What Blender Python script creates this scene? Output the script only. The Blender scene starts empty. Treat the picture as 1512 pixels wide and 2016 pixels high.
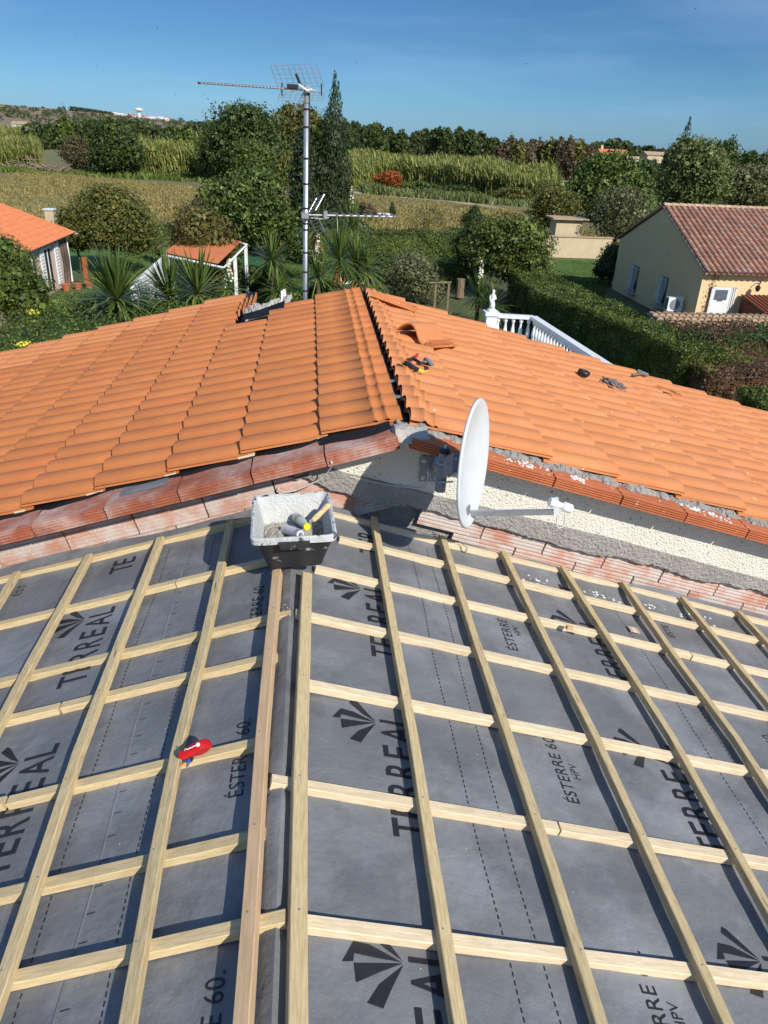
import bpy, bmesh, math, random
import numpy as np
from mathutils import Vector, Matrix
from math import radians as R_, sin, cos, pi, tan
random.seed(7); rng = np.random.default_rng(7)
C = bpy.context.scene.collection
scn = bpy.context.scene

# ------------------------------------------------------------------ camera
F_PX = 1466.59
CR = Vector((0.9952, -0.0886, 0.0404)).normalized()
CF = Vector((0.0974, 0.8877, -0.4501)).normalized()
CU = CR.cross(CF).normalized(); CR = CF.cross(CU).normalized()
cam = bpy.data.cameras.new('camera'); cam.sensor_fit = 'HORIZONTAL'; cam.sensor_width = 36
cam.lens = 36 * F_PX / 1512; cam.clip_start = 0.05; cam.clip_end = 30000
co = bpy.data.objects.new('camera', cam); C.objects.link(co)
co.matrix_world = Matrix(((CR.x, CU.x, -CF.x, 0), (CR.y, CU.y, -CF.y, 0), (CR.z, CU.z, -CF.z, 0), (0, 0, 0, 1)))
scn.camera = co

# ------------------------------------------------------------------ light
SUN_AZ, SUN_EL = R_(60), R_(35)          # azimuth from +X towards -Y
SUN = Vector((cos(SUN_AZ) * cos(SUN_EL), -sin(SUN_AZ) * cos(SUN_EL), sin(SUN_EL)))
sd = bpy.data.lights.new('sun', 'SUN'); sd.energy = 4.3; sd.angle = R_(0.5); sd.color = (1.0, 0.95, 0.87)
so = bpy.data.objects.new('sun', sd); C.objects.link(so)
so.rotation_euler = (-SUN).to_track_quat('-Z', 'Y').to_euler()
W = bpy.data.worlds.new('World'); scn.world = W; W.use_nodes = True
wn = W.node_tree.nodes; wl = W.node_tree.links
bgn = wn['Background']; bgn.inputs['Strength'].default_value = 0.14
sky = wn.new('ShaderNodeTexSky'); sky.sky_type = 'NISHITA'; sky.sun_disc = False
sky.sun_elevation = SUN_EL; sky.sun_rotation = R_(90) + SUN_AZ
sky.air_density = 1.1; sky.dust_density = 0.3; sky.ozone_density = 3.0; sky.altitude = 50
def cirrus():
    tc = wn.new('ShaderNodeTexCoord'); mp = wn.new('ShaderNodeMapping'); mp.inputs['Scale'].default_value = (1.2, 3.0, 9.0)
    mp.inputs['Rotation'].default_value = (0.1, 0.25, 0.3)
    n = wn.new('ShaderNodeTexNoise'); n.inputs['Scale'].default_value = 1.7; n.inputs['Detail'].default_value = 7; n.inputs['Roughness'].default_value = .55
    r = wn.new('ShaderNodeValToRGB'); r.color_ramp.elements[0].position = .5; r.color_ramp.elements[1].position = .85
    r.color_ramp.elements[1].color = (.3, .3, .3, 1)
    mx = wn.new('ShaderNodeMixRGB'); mx.inputs[2].default_value = (3.0, 4.4, 6.2, 1)
    gm = wn.new('ShaderNodeHueSaturation'); gm.inputs['Saturation'].default_value = 1.0; gm.inputs['Value'].default_value = 1.0
    wl.new(tc.outputs['Generated'], mp.inputs[0]); wl.new(mp.outputs[0], n.inputs['Vector']); wl.new(n.outputs['Fac'], r.inputs[0])
    wl.new(r.outputs[0], mx.inputs[0]); 
    sz = wn.new('ShaderNodeSeparateXYZ'); wl.new(tc.outputs['Generated'], sz.inputs[0])
    cr = wn.new('ShaderNodeValToRGB'); e = cr.color_ramp.elements; e[0].position = 0.0; e[0].color = (.205, .39, .74, 1); e[1].position = 1.0; e[1].color = (.9, .95, 1.0, 1)
    for p_, c_ in ((.04, (.185, .355, .62)), (.09, (.160, .295, .49)), (.16, (.155, .275, .43)), (.4, (.58, .72, .85))): q_ = e.new(p_); q_.color = (*c_, 1)
    ml = wn.new('ShaderNodeMixRGB'); ml.blend_type = 'MULTIPLY'; ml.inputs[0].default_value = 1
    wl.new(sz.outputs['Z'], cr.inputs[0]); wl.new(sky.outputs[0], ml.inputs[1]); wl.new(cr.outputs[0], ml.inputs[2])
    wl.new(ml.outputs[0], gm.inputs['Color']); wl.new(gm.outputs[0], mx.inputs[1]); wl.new(mx.outputs[0], bgn.inputs['Color'])
cirrus()
scn.view_settings.view_transform = 'Standard'; scn.view_settings.look = 'None'
scn.view_settings.exposure = 0.28; scn.view_settings.gamma = 1.0; scn.view_settings.use_curve_mapping = False
scn.render.engine = 'CYCLES'

# ------------------------------------------------------------------ helpers
def at(u, v, Y):
    "point at depth Y that the photograph shows at pixel u, v"
    d = CF * F_PX + CR * (u - 756) - CU * (v - 1008)
    return d * (Y / d.y)
def onz(u, v, z):
    d = CF * F_PX + CR * (u - 756) - CU * (v - 1008)
    return d * (z / d.z)
G = -7.8

def nd(nt, t, **k):
    n = nt.nodes.new(t)
    for a, b in k.items(): n.inputs[a.replace('_', ' ')].default_value = b
    return n
MATS = {}
def mat(name, c1, c2=None, rough=.75, scale=6, detail=6, stretch=(1, 1, 1), bump=0, bscale=60, objvar=0, island=0,
        metallic=0, spec=.4, speck=None, speck_scale=90, speck_thr=.7, c3=None, c3_scale=1.2, c3_thr=.55, c3_soft=.12, trans=0, coord='Object', contrast=(.3, .7), bstretch=None, rvar=0):
    m = bpy.data.materials.new(name); m.use_nodes = True; nt = m.node_tree; L = nt.links
    b = nt.nodes['Principled BSDF']; b.inputs['Roughness'].default_value = rough; b.inputs['Metallic'].default_value = metallic
    b.inputs['Specular IOR Level'].default_value = spec
    tc = nd(nt, 'ShaderNodeTexCoord'); mp = nd(nt, 'ShaderNodeMapping'); mp.inputs['Scale'].default_value = stretch
    L.new(tc.outputs[coord], mp.inputs[0])
    c2 = c2 or tuple(x * .8 for x in c1)
    n = nd(nt, 'ShaderNodeTexNoise', Scale=scale, Detail=detail, Roughness=.6)
    vec = mp.outputs[0]
    if objvar or stretch != (1, 1, 1):
        oi = nd(nt, 'ShaderNodeObjectInfo'); ad = nd(nt, 'ShaderNodeVectorMath'); ad.operation = 'ADD'
        sc = nd(nt, 'ShaderNodeMath'); sc.operation = 'MULTIPLY'; sc.inputs[1].default_value = 57
        L.new(oi.outputs['Random'], sc.inputs[0]); L.new(mp.outputs[0], ad.inputs[0]); L.new(sc.outputs[0], ad.inputs[1]); vec = ad.outputs[0]
    L.new(vec, n.inputs['Vector'])
    r = nd(nt, 'ShaderNodeValToRGB'); r.color_ramp.elements[0].position = contrast[0]; r.color_ramp.elements[1].position = contrast[1]
    r.color_ramp.elements[0].color = (*c2, 1); r.color_ramp.elements[1].color = (*c1, 1)
    L.new(n.outputs['Fac'], r.inputs[0]); out = r.outputs[0]
    if c3:
        n3 = nd(nt, 'ShaderNodeTexNoise', Scale=c3_scale, Detail=8, Roughness=.65); L.new(tc.outputs[coord] if not objvar else vec, n3.inputs['Vector'])
        r3 = nd(nt, 'ShaderNodeValToRGB'); r3.color_ramp.elements[0].position = c3_thr; r3.color_ramp.elements[1].position = c3_thr + c3_soft
        L.new(n3.outputs['Fac'], r3.inputs[0]); mx = nd(nt, 'ShaderNodeMixRGB'); mx.inputs[2].default_value = (*c3, 1)
        L.new(r3.outputs[0], mx.inputs[0]); L.new(out, mx.inputs[1]); out = mx.outputs[0]
    if speck:
        n4 = nd(nt, 'ShaderNodeTexNoise', Scale=speck_scale, Detail=2); L.new(vec, n4.inputs['Vector'])
        r4 = nd(nt, 'ShaderNodeValToRGB'); r4.color_ramp.elements[0].position = speck_thr; r4.color_ramp.elements[1].position = speck_thr + .03
        L.new(n4.outputs['Fac'], r4.inputs[0]); mx = nd(nt, 'ShaderNodeMixRGB'); mx.inputs[2].default_value = (*speck, 1)
        L.new(r4.outputs[0], mx.inputs[0]); L.new(out, mx.inputs[1]); out = mx.outputs[0]
    if objvar or island:
        hs = nd(nt, 'ShaderNodeHueSaturation'); mr = nd(nt, 'ShaderNodeMapRange'); v = objvar or island
        mr.inputs['To Min'].default_value = 1 - v; mr.inputs['To Max'].default_value = 1 + v
        if objvar: L.new(oi.outputs['Random'], mr.inputs[0])
        else:
            ge = nd(nt, 'ShaderNodeNewGeometry'); L.new(ge.outputs['Random Per Island'], mr.inputs[0])
        L.new(mr.outputs[0], hs.inputs['Value']); L.new(out, hs.inputs['Color']); out = hs.outputs[0]
    L.new(out, b.inputs['Base Color'])
    if rvar:
        mr = nd(nt, 'ShaderNodeMapRange'); mr.inputs['To Min'].default_value = rough - rvar; mr.inputs['To Max'].default_value = rough + rvar
        L.new(n.outputs['Fac'], mr.inputs[0]); L.new(mr.outputs[0], b.inputs['Roughness'])
    if bump:
        nb = nd(nt, 'ShaderNodeTexNoise', Scale=bscale, Detail=5, Roughness=.6)
        if bstretch:
            mb = nd(nt, 'ShaderNodeMapping'); mb.inputs['Scale'].default_value = bstretch; L.new(tc.outputs[coord], mb.inputs[0]); L.new(mb.outputs[0], nb.inputs['Vector'])
        else: L.new(vec, nb.inputs['Vector'])
        bp = nd(nt, 'ShaderNodeBump', Strength=1.0, Distance=bump); L.new(nb.outputs['Fac'], bp.inputs['Height']); L.new(bp.outputs[0], b.inputs['Normal'])
    if trans:
        t = nd(nt, 'ShaderNodeBsdfTranslucent'); ms = nd(nt, 'ShaderNodeMixShader'); ms.inputs[0].default_value = trans
        L.new(out, t.inputs['Color']); L.new(b.outputs[0], ms.inputs[1]); L.new(t.outputs[0], ms.inputs[2])
        L.new(ms.outputs[0], nt.nodes['Material Output'].inputs['Surface'])
    MATS[name] = m
    return m
def leafmat(name, dark, mid, light, rough=.55, trans=.22):
    dark, mid, light = [(c[0] * 1.85, c[1] * 1.5, c[2] * 1.15) for c in (dark, mid, light)]
    m = bpy.data.materials.new(name); m.use_nodes = True; nt = m.node_tree; L = nt.links
    b = nt.nodes['Principled BSDF']; b.inputs['Roughness'].default_value = rough; b.inputs['Specular IOR Level'].default_value = .35
    ge = nd(nt, 'ShaderNodeNewGeometry'); r = nd(nt, 'ShaderNodeValToRGB'); e = r.color_ramp.elements
    e[0].color = (*dark, 1); e[1].color = (*light, 1); m_ = e.new(.55); m_.color = (*mid, 1)
    tc = nd(nt, 'ShaderNodeTexCoord'); n = nd(nt, 'ShaderNodeTexNoise', Scale=.9, Detail=2); L.new(tc.outputs['Object'], n.inputs['Vector'])
    ma = nd(nt, 'ShaderNodeMath'); ma.operation = 'ADD'; mb = nd(nt, 'ShaderNodeMath'); mb.operation = 'MULTIPLY_ADD'
    mb.inputs[1].default_value = 1.1; mb.inputs[2].default_value = -.55
    L.new(n.outputs['Fac'], mb.inputs[0]); L.new(ge.outputs['Random Per Island'], ma.inputs[0]); L.new(mb.outputs[0], ma.inputs[1]); L.new(ma.outputs[0], r.inputs[0])
    L.new(r.outputs[0], b.inputs['Base Color'])
    t = nd(nt, 'ShaderNodeBsdfTranslucent'); ms = nd(nt, 'ShaderNodeMixShader'); ms.inputs[0].default_value = trans
    L.new(r.outputs[0], t.inputs['Color']); L.new(b.outputs[0], ms.inputs[1]); L.new(t.outputs[0], ms.inputs[2])
    L.new(ms.outputs[0], nt.nodes['Material Output'].inputs['Surface'])
    return m

def tag(o, label=None, cat=None, group=None, kind=None):
    if label: o['label'] = label
    if cat: o['category'] = cat
    if group: o['group'] = group
    if kind: o['kind'] = kind
    return o
def thing(name, loc, label, cat, group=None):
    o = bpy.data.objects.new(name, None); C.objects.link(o); o.location = loc; o.empty_display_size = .1
    return tag(o, label, cat, group)
def wloc(p):
    v = Vector((0, 0, 0))
    while p is not None: v = v + Vector(p.location); p = p.parent
    return v
def mesh(name, verts, faces, m, smooth=False):
    me = bpy.data.meshes.new(name); me.from_pydata([tuple(v) for v in verts], [], faces); me.update()
    if m: me.materials.append(m)
    if smooth: me.shade_smooth()
    return me
def link(name, me, parent=None, M=None):
    "M: world matrix of the piece (its parents are never rotated)"
    o = bpy.data.objects.new(name, me); C.objects.link(o)
    if parent:
        o.parent = parent; T = Matrix.Translation(-wloc(parent)); o.matrix_local = T @ (M or Matrix())
    elif M: o.matrix_world = M
    return o
def obj(name, verts, faces, m, parent=None, smooth=False, kind=None):
    "verts in world coordinates; origin at their centre"
    vs = [Vector(v) for v in verts]; c = sum(vs, Vector()) / len(vs)
    o = link(name, mesh(name, [v - c for v in vs], faces, m, smooth), parent, Matrix.Translation(c))
    if kind: o['kind'] = kind
    return o
class B:
    "collects shapes into one mesh"
    def __init__(s): s.v = []; s.f = []
    def add(s, vs, fs):
        k = len(s.v); s.v += [Vector(v) for v in vs]; s.f += [tuple(i + k for i in f) for f in fs]; return s
    def hexa(s, p):   # 8 points: bottom 4 ccw, top 4 ccw
        return s.add(p, [(3, 2, 1, 0), (4, 5, 6, 7), (0, 1, 5, 4), (1, 2, 6, 5), (2, 3, 7, 6), (3, 0, 4, 7)])
    def box(s, c, d, ax=None):
        c = Vector(c); X, Y, Z = ax or (Vector((1, 0, 0)), Vector((0, 1, 0)), Vector((0, 0, 1)))
        X = Vector(X) * d[0] / 2; Y = Vector(Y) * d[1] / 2; Z = Vector(Z) * d[2] / 2
        return s.hexa([c - X - Y - Z, c + X - Y - Z, c + X + Y - Z, c - X + Y - Z, c - X - Y + Z, c + X - Y + Z, c + X + Y + Z, c - X + Y + Z])
    def tube(s, pts, r, n=8, caps=True):
        pts = [Vector(p) for p in pts]; rs = r if isinstance(r, (list, tuple)) else [r] * len(pts); vs = []; fs = []
        up = None
        for i, p in enumerate(pts):
            d = (pts[min(i + 1, len(pts) - 1)] - pts[max(i - 1, 0)]).normalized()
            if up is None: up = Vector((0, 0, 1)) if abs(d.z) < .9 else Vector((1, 0, 0))
            a = d.cross(up).normalized(); b = a.cross(d).normalized(); up = b
            for k in range(n):
                t = 2 * pi * k / n; vs.append(p + (a * cos(t) + b * sin(t)) * rs[i])
        for i in range(len(pts) - 1):
            for k in range(n):
                fs.append((i * n + k, i * n + (k + 1) % n, (i + 1) * n + (k + 1) % n, (i + 1) * n + k))
        if caps: fs += [tuple(range(n - 1, -1, -1)), tuple(range((len(pts) - 1) * n, len(pts) * n))]
        return s.add(vs, fs)
    def lathe(s, c, prof, n=16, axis=(0, 0, 1)):
        c = Vector(c); Z = Vector(axis).normalized(); X = Z.orthogonal().normalized(); Y = Z.cross(X); vs = []; fs = []
        for r, z in prof:
            for k in range(n): t = 2 * pi * k / n; vs.append(c + Z * z + (X * cos(t) + Y * sin(t)) * r)
        for i in range(len(prof) - 1):
            for k in range(n): fs.append((i * n + k, i * n + (k + 1) % n, (i + 1) * n + (k + 1) % n, (i + 1) * n + k))
        fs += [tuple(range(n - 1, -1, -1)), tuple(range((len(prof) - 1) * n, len(prof) * n))]
        return s.add(vs, fs)
    def prism(s, poly, d):
        "poly: 3D points of the front face; d: extrusion vector"
        n = len(poly); p = [Vector(q) for q in poly]; d = Vector(d)
        return s.add(p + [q + d for q in p], [tuple(range(n)), tuple(range(2 * n - 1, n - 1, -1))] + [(i, i + n, (i + 1) % n + n, (i + 1) % n) for i in range(n)])
    def obj(s, name, m, parent=None, smooth=False, kind=None, fix=True):
        o = obj(name, s.v, s.f, m, parent, smooth, kind)
        if fix:
            bm = bmesh.new(); bm.from_mesh(o.data); bmesh.ops.recalc_face_normals(bm, faces=bm.faces); bm.to_mesh(o.data); bm.free()
        return o
def npmesh(name, V, Q, m):
    "fast quad mesh from numpy arrays"
    me = bpy.data.meshes.new(name); nv, nf = len(V), len(Q)
    me.vertices.add(nv); me.vertices.foreach_set('co', np.ascontiguousarray(V, dtype=np.float32).ravel())
    me.loops.add(nf * 4); me.loops.foreach_set('vertex_index', np.ascontiguousarray(Q, dtype=np.int32).ravel())
    me.polygons.add(nf); me.polygons.foreach_set('loop_start', np.arange(0, nf * 4, 4, dtype=np.int32)); me.polygons.foreach_set('loop_total', np.full(nf, 4, dtype=np.int32))
    me.update(calc_edges=True); me.materials.append(m)
    return me
def smoothnoise(x, y, seed=0, k=6, base=1.0):
    r = np.random.default_rng(seed); z = 0 * x
    for i in range(k):
        f = base * 1.7 ** i; a = r.uniform(0, 2 * pi); p = r.uniform(0, 6.28, 2)
        z = z + np.sin(f * (x * np.cos(a) + y * np.sin(a)) + p[0] + 1.3 * np.sin(f * .6 * (y * np.cos(a) - x * np.sin(a)) + p[1])) / 1.5 ** i
    return z / 2

# ------------------------------------------------------------------ materials
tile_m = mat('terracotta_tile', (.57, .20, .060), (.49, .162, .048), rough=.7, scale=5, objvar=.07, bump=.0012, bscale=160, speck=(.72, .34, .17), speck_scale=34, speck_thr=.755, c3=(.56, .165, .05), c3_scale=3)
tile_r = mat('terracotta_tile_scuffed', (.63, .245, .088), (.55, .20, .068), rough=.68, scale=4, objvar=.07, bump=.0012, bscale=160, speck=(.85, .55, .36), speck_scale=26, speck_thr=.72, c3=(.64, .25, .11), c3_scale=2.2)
ctile_m = mat('clay_cornice', (.42, .13, .06), (.27, .08, .045), rough=.85, scale=9, c3=(.50, .35, .29), c3_scale=4, c3_thr=.44, c3_soft=.22, bump=.004, bscale=60, objvar=.1)
ctile_r = mat('clay_cornice_clean', (.52, .16, .06), (.43, .12, .045), rough=.85, scale=7, speck=(.55, .5, .45), speck_scale=30, speck_thr=.7, bump=.003, bscale=90, objvar=.08)
hbrick_m = mat('hollow_brick', (.56, .30, .215), (.5, .24, .16), rough=.9, scale=9, c3=(.58, .49, .43), c3_scale=5.5, c3_thr=.37, c3_soft=.18, bump=.004, bscale=70, objvar=.08)
render_m = mat('cream_roughcast', (.86, .82, .71), (.79, .75, .63), rough=.95, scale=5, bump=.02, bscale=75, speck=(.28, .22, .15), speck_scale=42, speck_thr=.66)
mortar_m = mat('grey_mortar', (.42, .395, .355), (.32, .30, .27), rough=.95, scale=8, bump=.03, bscale=50, speck=(.16, .15, .13), speck_scale=60, speck_thr=.68)
concrete_m = mat('concrete', (.50, .46, .40), (.38, .35, .30), rough=.95, scale=5, bump=.01, bscale=60)
plaster_m = mat('white_plaster', (.74, .73, .7), (.58, .57, .54), rough=.9, scale=12, bump=.01, bscale=60)
film_m = mat('black_film', (.014, .014, .015), (.009, .009, .01), spec=.2, rough=.55, scale=5, bump=.01, bscale=9)
wood_g = mat('treated_batten_wood', (.66, .52, .29), (.40, .29, .14), rough=.8, scale=7, stretch=(2.2, 26, 26), bump=.001, bscale=60, bstretch=(1, 14, 14), objvar=.09, c3=(.24, .15, .07), c3_scale=3.4, c3_thr=.63, c3_soft=.05, speck=(.20, .11, .05), speck_scale=2.2, speck_thr=.72)
wood_w = mat('pale_batten_wood', (.80, .67, .46), (.60, .44, .25), rough=.8, scale=7, stretch=(2.2, 26, 26), bump=.001, bscale=60, bstretch=(1, 14, 14), objvar=.06, c3=(.50, .30, .14), c3_scale=3.4, c3_thr=.64, c3_soft=.05, speck=(.34, .19, .08), speck_scale=2.2, speck_thr=.73)
wood_y = mat('yellow_batten_wood', (.70, .55, .31), (.48, .35, .17), rough=.8, scale=7, stretch=(2.2, 26, 26), bump=.001, bscale=60, bstretch=(1, 14, 14), objvar=.08, c3=(.4, .26, .12), c3_scale=2.8, c3_thr=.66, c3_soft=.05)
wood_r = mat('reddish_batten_wood', (.66, .46, .27), (.52, .33, .17), rough=.8, scale=6, stretch=(1.6, 22, 22), bump=.001, bscale=60, objvar=.05)
ink_m = mat('black_print', (.014, .014, .018), (.02, .02, .025), rough=.6, scale=30)
white_p = mat('white_paint', (.78, .78, .76), (.7, .7, .68), rough=.5, scale=6)
dish_m = mat('dish_paint', (.62, .65, .66), (.57, .6, .6), rough=.45, scale=9, speck=(.3, .3, .3), speck_scale=60, speck_thr=.78)
galv_m = mat('galvanised_steel', (.52, .54, .55), (.40, .42, .43), rough=.42, scale=14, metallic=.75)
greysteel_m = mat('grey_painted_steel', (.27, .30, .33), (.20, .225, .25), rough=.5, scale=20, metallic=.2)
alu_m = mat('aluminium', (.46, .47, .48), (.36, .37, .38), rough=.45, scale=20, metallic=.7)
black_m = mat('black_plastic', (.02, .02, .022), (.03, .03, .033), rough=.4, scale=10)
tub_m = mat('mortar_stained_rubber', (.022, .023, .026), (.03, .03, .034), rough=.5, scale=14, c3=(.5, .5, .48), c3_scale=16, c3_thr=.6, c3_soft=.06)
tubin_m = mat('mortar_caked_rubber', (.62, .62, .59), (.5, .5, .47), rough=.9, scale=14, c3=(.08, .085, .09), c3_scale=7, c3_thr=.68, c3_soft=.04, bump=.012, bscale=70)
tubrim_m = mat('mortar_splashed_rim', (.6, .6, .57), (.4, .4, .38), rough=.8, scale=14, c3=(.04, .04, .045), c3_scale=22, c3_thr=.55, c3_soft=.05, bump=.008, bscale=70)
drymortar_m = mat('dry_mortar', (.47, .43, .36), (.33, .30, .25), rough=.95, scale=16, bump=.03, bscale=40)
red_m = mat('red_plastic', (.55, .012, .015), (.42, .01, .012), rough=.3, scale=4)
blue_m = mat('blue_plastic', (.03, .08, .35), rough=.4)
orange_m = mat('orange_handle', (.7, .22, .03), rough=.45)
yel_m = mat('yellow_cap', (.75, .72, .03), rough=.4)
clear_m = mat('cloudy_bottle_plastic', (.5, .52, .5), (.42, .44, .41), rough=.3)
cable_m = mat('white_cable', (.66, .66, .63), rough=.5)
pink_m = mat('pink_render', (.66, .50, .42), (.60, .44, .37), rough=.95, scale=3, bump=.004, bscale=40)
yellow_w = mat('ochre_render', (.82, .58, .32), (.77, .54, .29), rough=.95, scale=2, bump=.006, bscale=30)
cream_w = mat('cream_wall', (.58, .47, .30), (.5, .4, .25), rough=.95, scale=1.5, bump=.005, bscale=25)
farorange = mat('weathered_orange_roof', (.60, .20, .08), (.48, .15, .06), rough=.85, scale=3, island=.08)
oldtile_m = mat('weathered_barrel_tile', (.50, .26, .175), (.34, .165, .105), rough=.9, scale=5, objvar=.2, c3=(.42, .30, .22), c3_scale=2.2, c3_thr=.5)
copetile_m = mat('coping_tile', (.50, .35, .22), (.38, .25, .15), rough=.9, scale=3, objvar=.12)
bark_m = mat('bark', (.13, .09, .06), (.07, .05, .035), rough=.95, scale=6, bump=.02, bscale=15)
glass_m = mat('dark_glass', (.02, .025, .03), rough=.08, spec=.6)
greywin_m = mat('grey_blind', (.12, .14, .16), rough=.4)
greenm = mat('green_paint', (.02, .10, .045), rough=.55)
shedwood = mat('red_brown_wood', (.20, .055, .03), (.14, .035, .02), rough=.7, scale=5, stretch=(12, 12, 1.5))
post_m = mat('old_wood', (.24, .17, .10), (.16, .11, .065), rough=.9, scale=6)
L_dark = leafmat('leaf_dark', (.012, .025, .008), (.028, .055, .014), (.06, .10, .03))
L_mid = leafmat('leaf_mid', (.02, .042, .010), (.045, .085, .018), (.10, .16, .04))
L_hedge = leafmat('leaf_hedge', (.014, .032, .008), (.038, .075, .016), (.115, .165, .040), rough=.5)
L_olive = leafmat('leaf_olive', (.035, .05, .025), (.075, .095, .05), (.14, .17, .10))
L_auto = leafmat('leaf_olive_brown', (.03, .042, .010), (.066, .085, .021), (.125, .135, .042))
L_brown = leafmat('leaf_brown', (.034, .033, .022), (.066, .060, .040), (.105, .095, .065))
L_red = leafmat('leaf_red', (.032, .025, .016), (.066, .042, .028), (.11, .075, .05))
L_yucca = leafmat('leaf_yucca', (.03, .06, .02), (.06, .115, .03), (.13, .19, .055), rough=.35)
L_reed = leafmat('leaf_reed', (.05, .08, .02), (.12, .165, .05), (.21, .24, .09))
L_cyp = leafmat('leaf_cypress', (.008, .018, .008), (.018, .036, .014), (.04, .065, .025), trans=.1)
L_light = leafmat('leaf_light', (.04, .065, .025), (.08, .12, .045), (.13, .18, .075))
L_far = leafmat('leaf_far', (.018, .034, .014), (.034, .058, .022), (.065, .095, .04))
flower_m = mat('cream_flower', (.75, .72, .55), (.65, .6, .42), rough=.7, island=.1)
yflower_m = mat('yellow_flower', (.7, .6, .05), rough=.7, island=.15)
deadleaf = leafmat('leaf_dead', (.12, .08, .035), (.25, .17, .08), (.4, .28, .14))

# ------------------------------------------------------------------ ground, fields, hill
field_m = mat('dry_field', (.20, .175, .075), (.14, .135, .055), rough=1, scale=.16, detail=10, c3=(.13, .15, .05), c3_scale=.045, c3_thr=.52, c3_soft=.2, bump=.05, bscale=3, coord='Object', speck=(.06, .08, .022), speck_scale=1.1, speck_thr=.6)
lawn_m = mat('lawn_grass', (.09, .17, .035), (.055, .11, .022), rough=1, scale=1.2, detail=8, bump=.04, bscale=14)
path_m = mat('pale_track', (.42, .36, .22), (.32, .27, .16), rough=1, scale=.7)
soil_m = mat('garden_soil', (.10, .11, .045), (.06, .085, .025), rough=1, scale=1.3, bump=.04, bscale=8)
hill_m = mat('dry_hillside', (.27, .19, .12), (.19, .145, .085), rough=1, scale=.006, detail=9, stretch=(1, 2.5, 1), c3=(.06, .075, .035), c3_scale=.004, c3_thr=.55, c3_soft=.06, speck=(.05, .07, .03), speck_scale=.03, speck_thr=.62)
def sheet(name, poly, z, m, kind='structure'):
    o = obj(name, [(x, y, z) for x, y in poly], [tuple(range(len(poly)))], m); o['kind'] = kind; return o
sheet('ground', [(-9000, -9000), (9000, -9000), (9000, 14000), (-9000, 14000)], G, field_m)
sheet('garden_ground', [(-30, -20), (40, -20), (40, 58.5), (12, 58.5), (-30, 56)], G + .01, soil_m)
sheet('lawn', [(-12.5, 33), (-4, 36), (1, 40), (3, 56), (-24, 55.5), (-12.6, 45)], G + .02, lawn_m)
sheet('lawn', [(13.4, 32), (18, 46), (25, 46), (24, 58), (13, 58)], G + .02, lawn_m)
# track beyond the near field
tr = [onz(u, v, G) for u, v in ((690, 377), (780, 384), (880, 392), (990, 410), (1060, 425))]
tb = [onz(u, v, G) for u, v in ((1060, 428), (990, 414), (880, 397), (780, 389), (690, 381))]
sheet('path', [(p.x, p.y) for p in tr + tb], G + .03, path_m)
def hill():
    prof = [(-600, 150), (-300, 178), (0, 204), (45, 209), (100, 213), (200, 221), (330, 236), (430, 245), (560, 258), (700, 268), (2000, 325)]
    us = np.arange(-600, 1500, 12); top = np.interp(us, [p[0] for p in prof], [p[1] for p in prof])
    rows = []; V = []
    for j in range(26):
        t = j / 25; Y = 900 + 1500 * t
        for u, tv in zip(us, top):
            p = at(u, tv, 2400); k = Y / 2400; x = p.x * k
            z = G - .5 + (max(p.z, G - 6) - G) * (t ** 1.25) + float(smoothnoise(np.array(x * .004), np.array(Y * .004), 3)) * 4 * t * (1 - t) * 2
            V.append((x, Y, z))
    nu = len(us)
    for j in range(6):     # back slope
        Y = 2400 + 400 * (j + 1)
        for u, tv in zip(us, top):
            p = at(u, tv, 2400); V.append((p.x * Y / 2400, Y, max(p.z, G - 6) - 8 * (j + 1)))
    Q = [(j * nu + i, j * nu + i + 1, (j + 1) * nu + i + 1, (j + 1) * nu + i) for j in range(31) for i in range(nu - 1)]
    me = npmesh('hills', np.array(V), np.array(Q), hill_m); me.shade_smooth(); o = link('hills', me); o['kind'] = 'structure'
hill()

# ------------------------------------------------------------------ near roof (camera stands 1.7 m above its ridge)
X0 = -.0892; TR, TL = .28515, .26571
def P0(x, h=0):
    return (-1.7 - (x - X0) * TR if x > X0 else -1.7 + (x - X0) * TL) + h
def nrm(x):
    return Vector((TR, 0, 1)).normalized() if x > X0 else Vector((-TL, 0, 1)).normalized()
MEM = -.042
def memh(x, y):
    x = np.asarray(x, float); y = np.asarray(y, float)
    z = np.where(x > X0, -1.7 - (x - X0) * TR, -1.7 + (x - X0) * TL) + MEM
    d = np.abs(x - X0)
    ridge = np.clip(1 - d / .10, 0, 1)
    z = z - .010 * np.clip(1 - d / .14, 0, 1) + (.044 - .024 * np.exp(-((y - 1.628) / .05) ** 2) - .018 * np.exp(-((y - 1.194) / .05) ** 2)) * np.exp(-((x - X0 + .010 + .005 * np.sin(y * 5)) / .034) ** 2)
    w = smoothnoise(x * 4.5, y * 4.0, 11, 5) * .0062 + smoothnoise(x * 15, y * 16, 12, 4) * .0016
    return z + w
member_m = None
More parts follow.
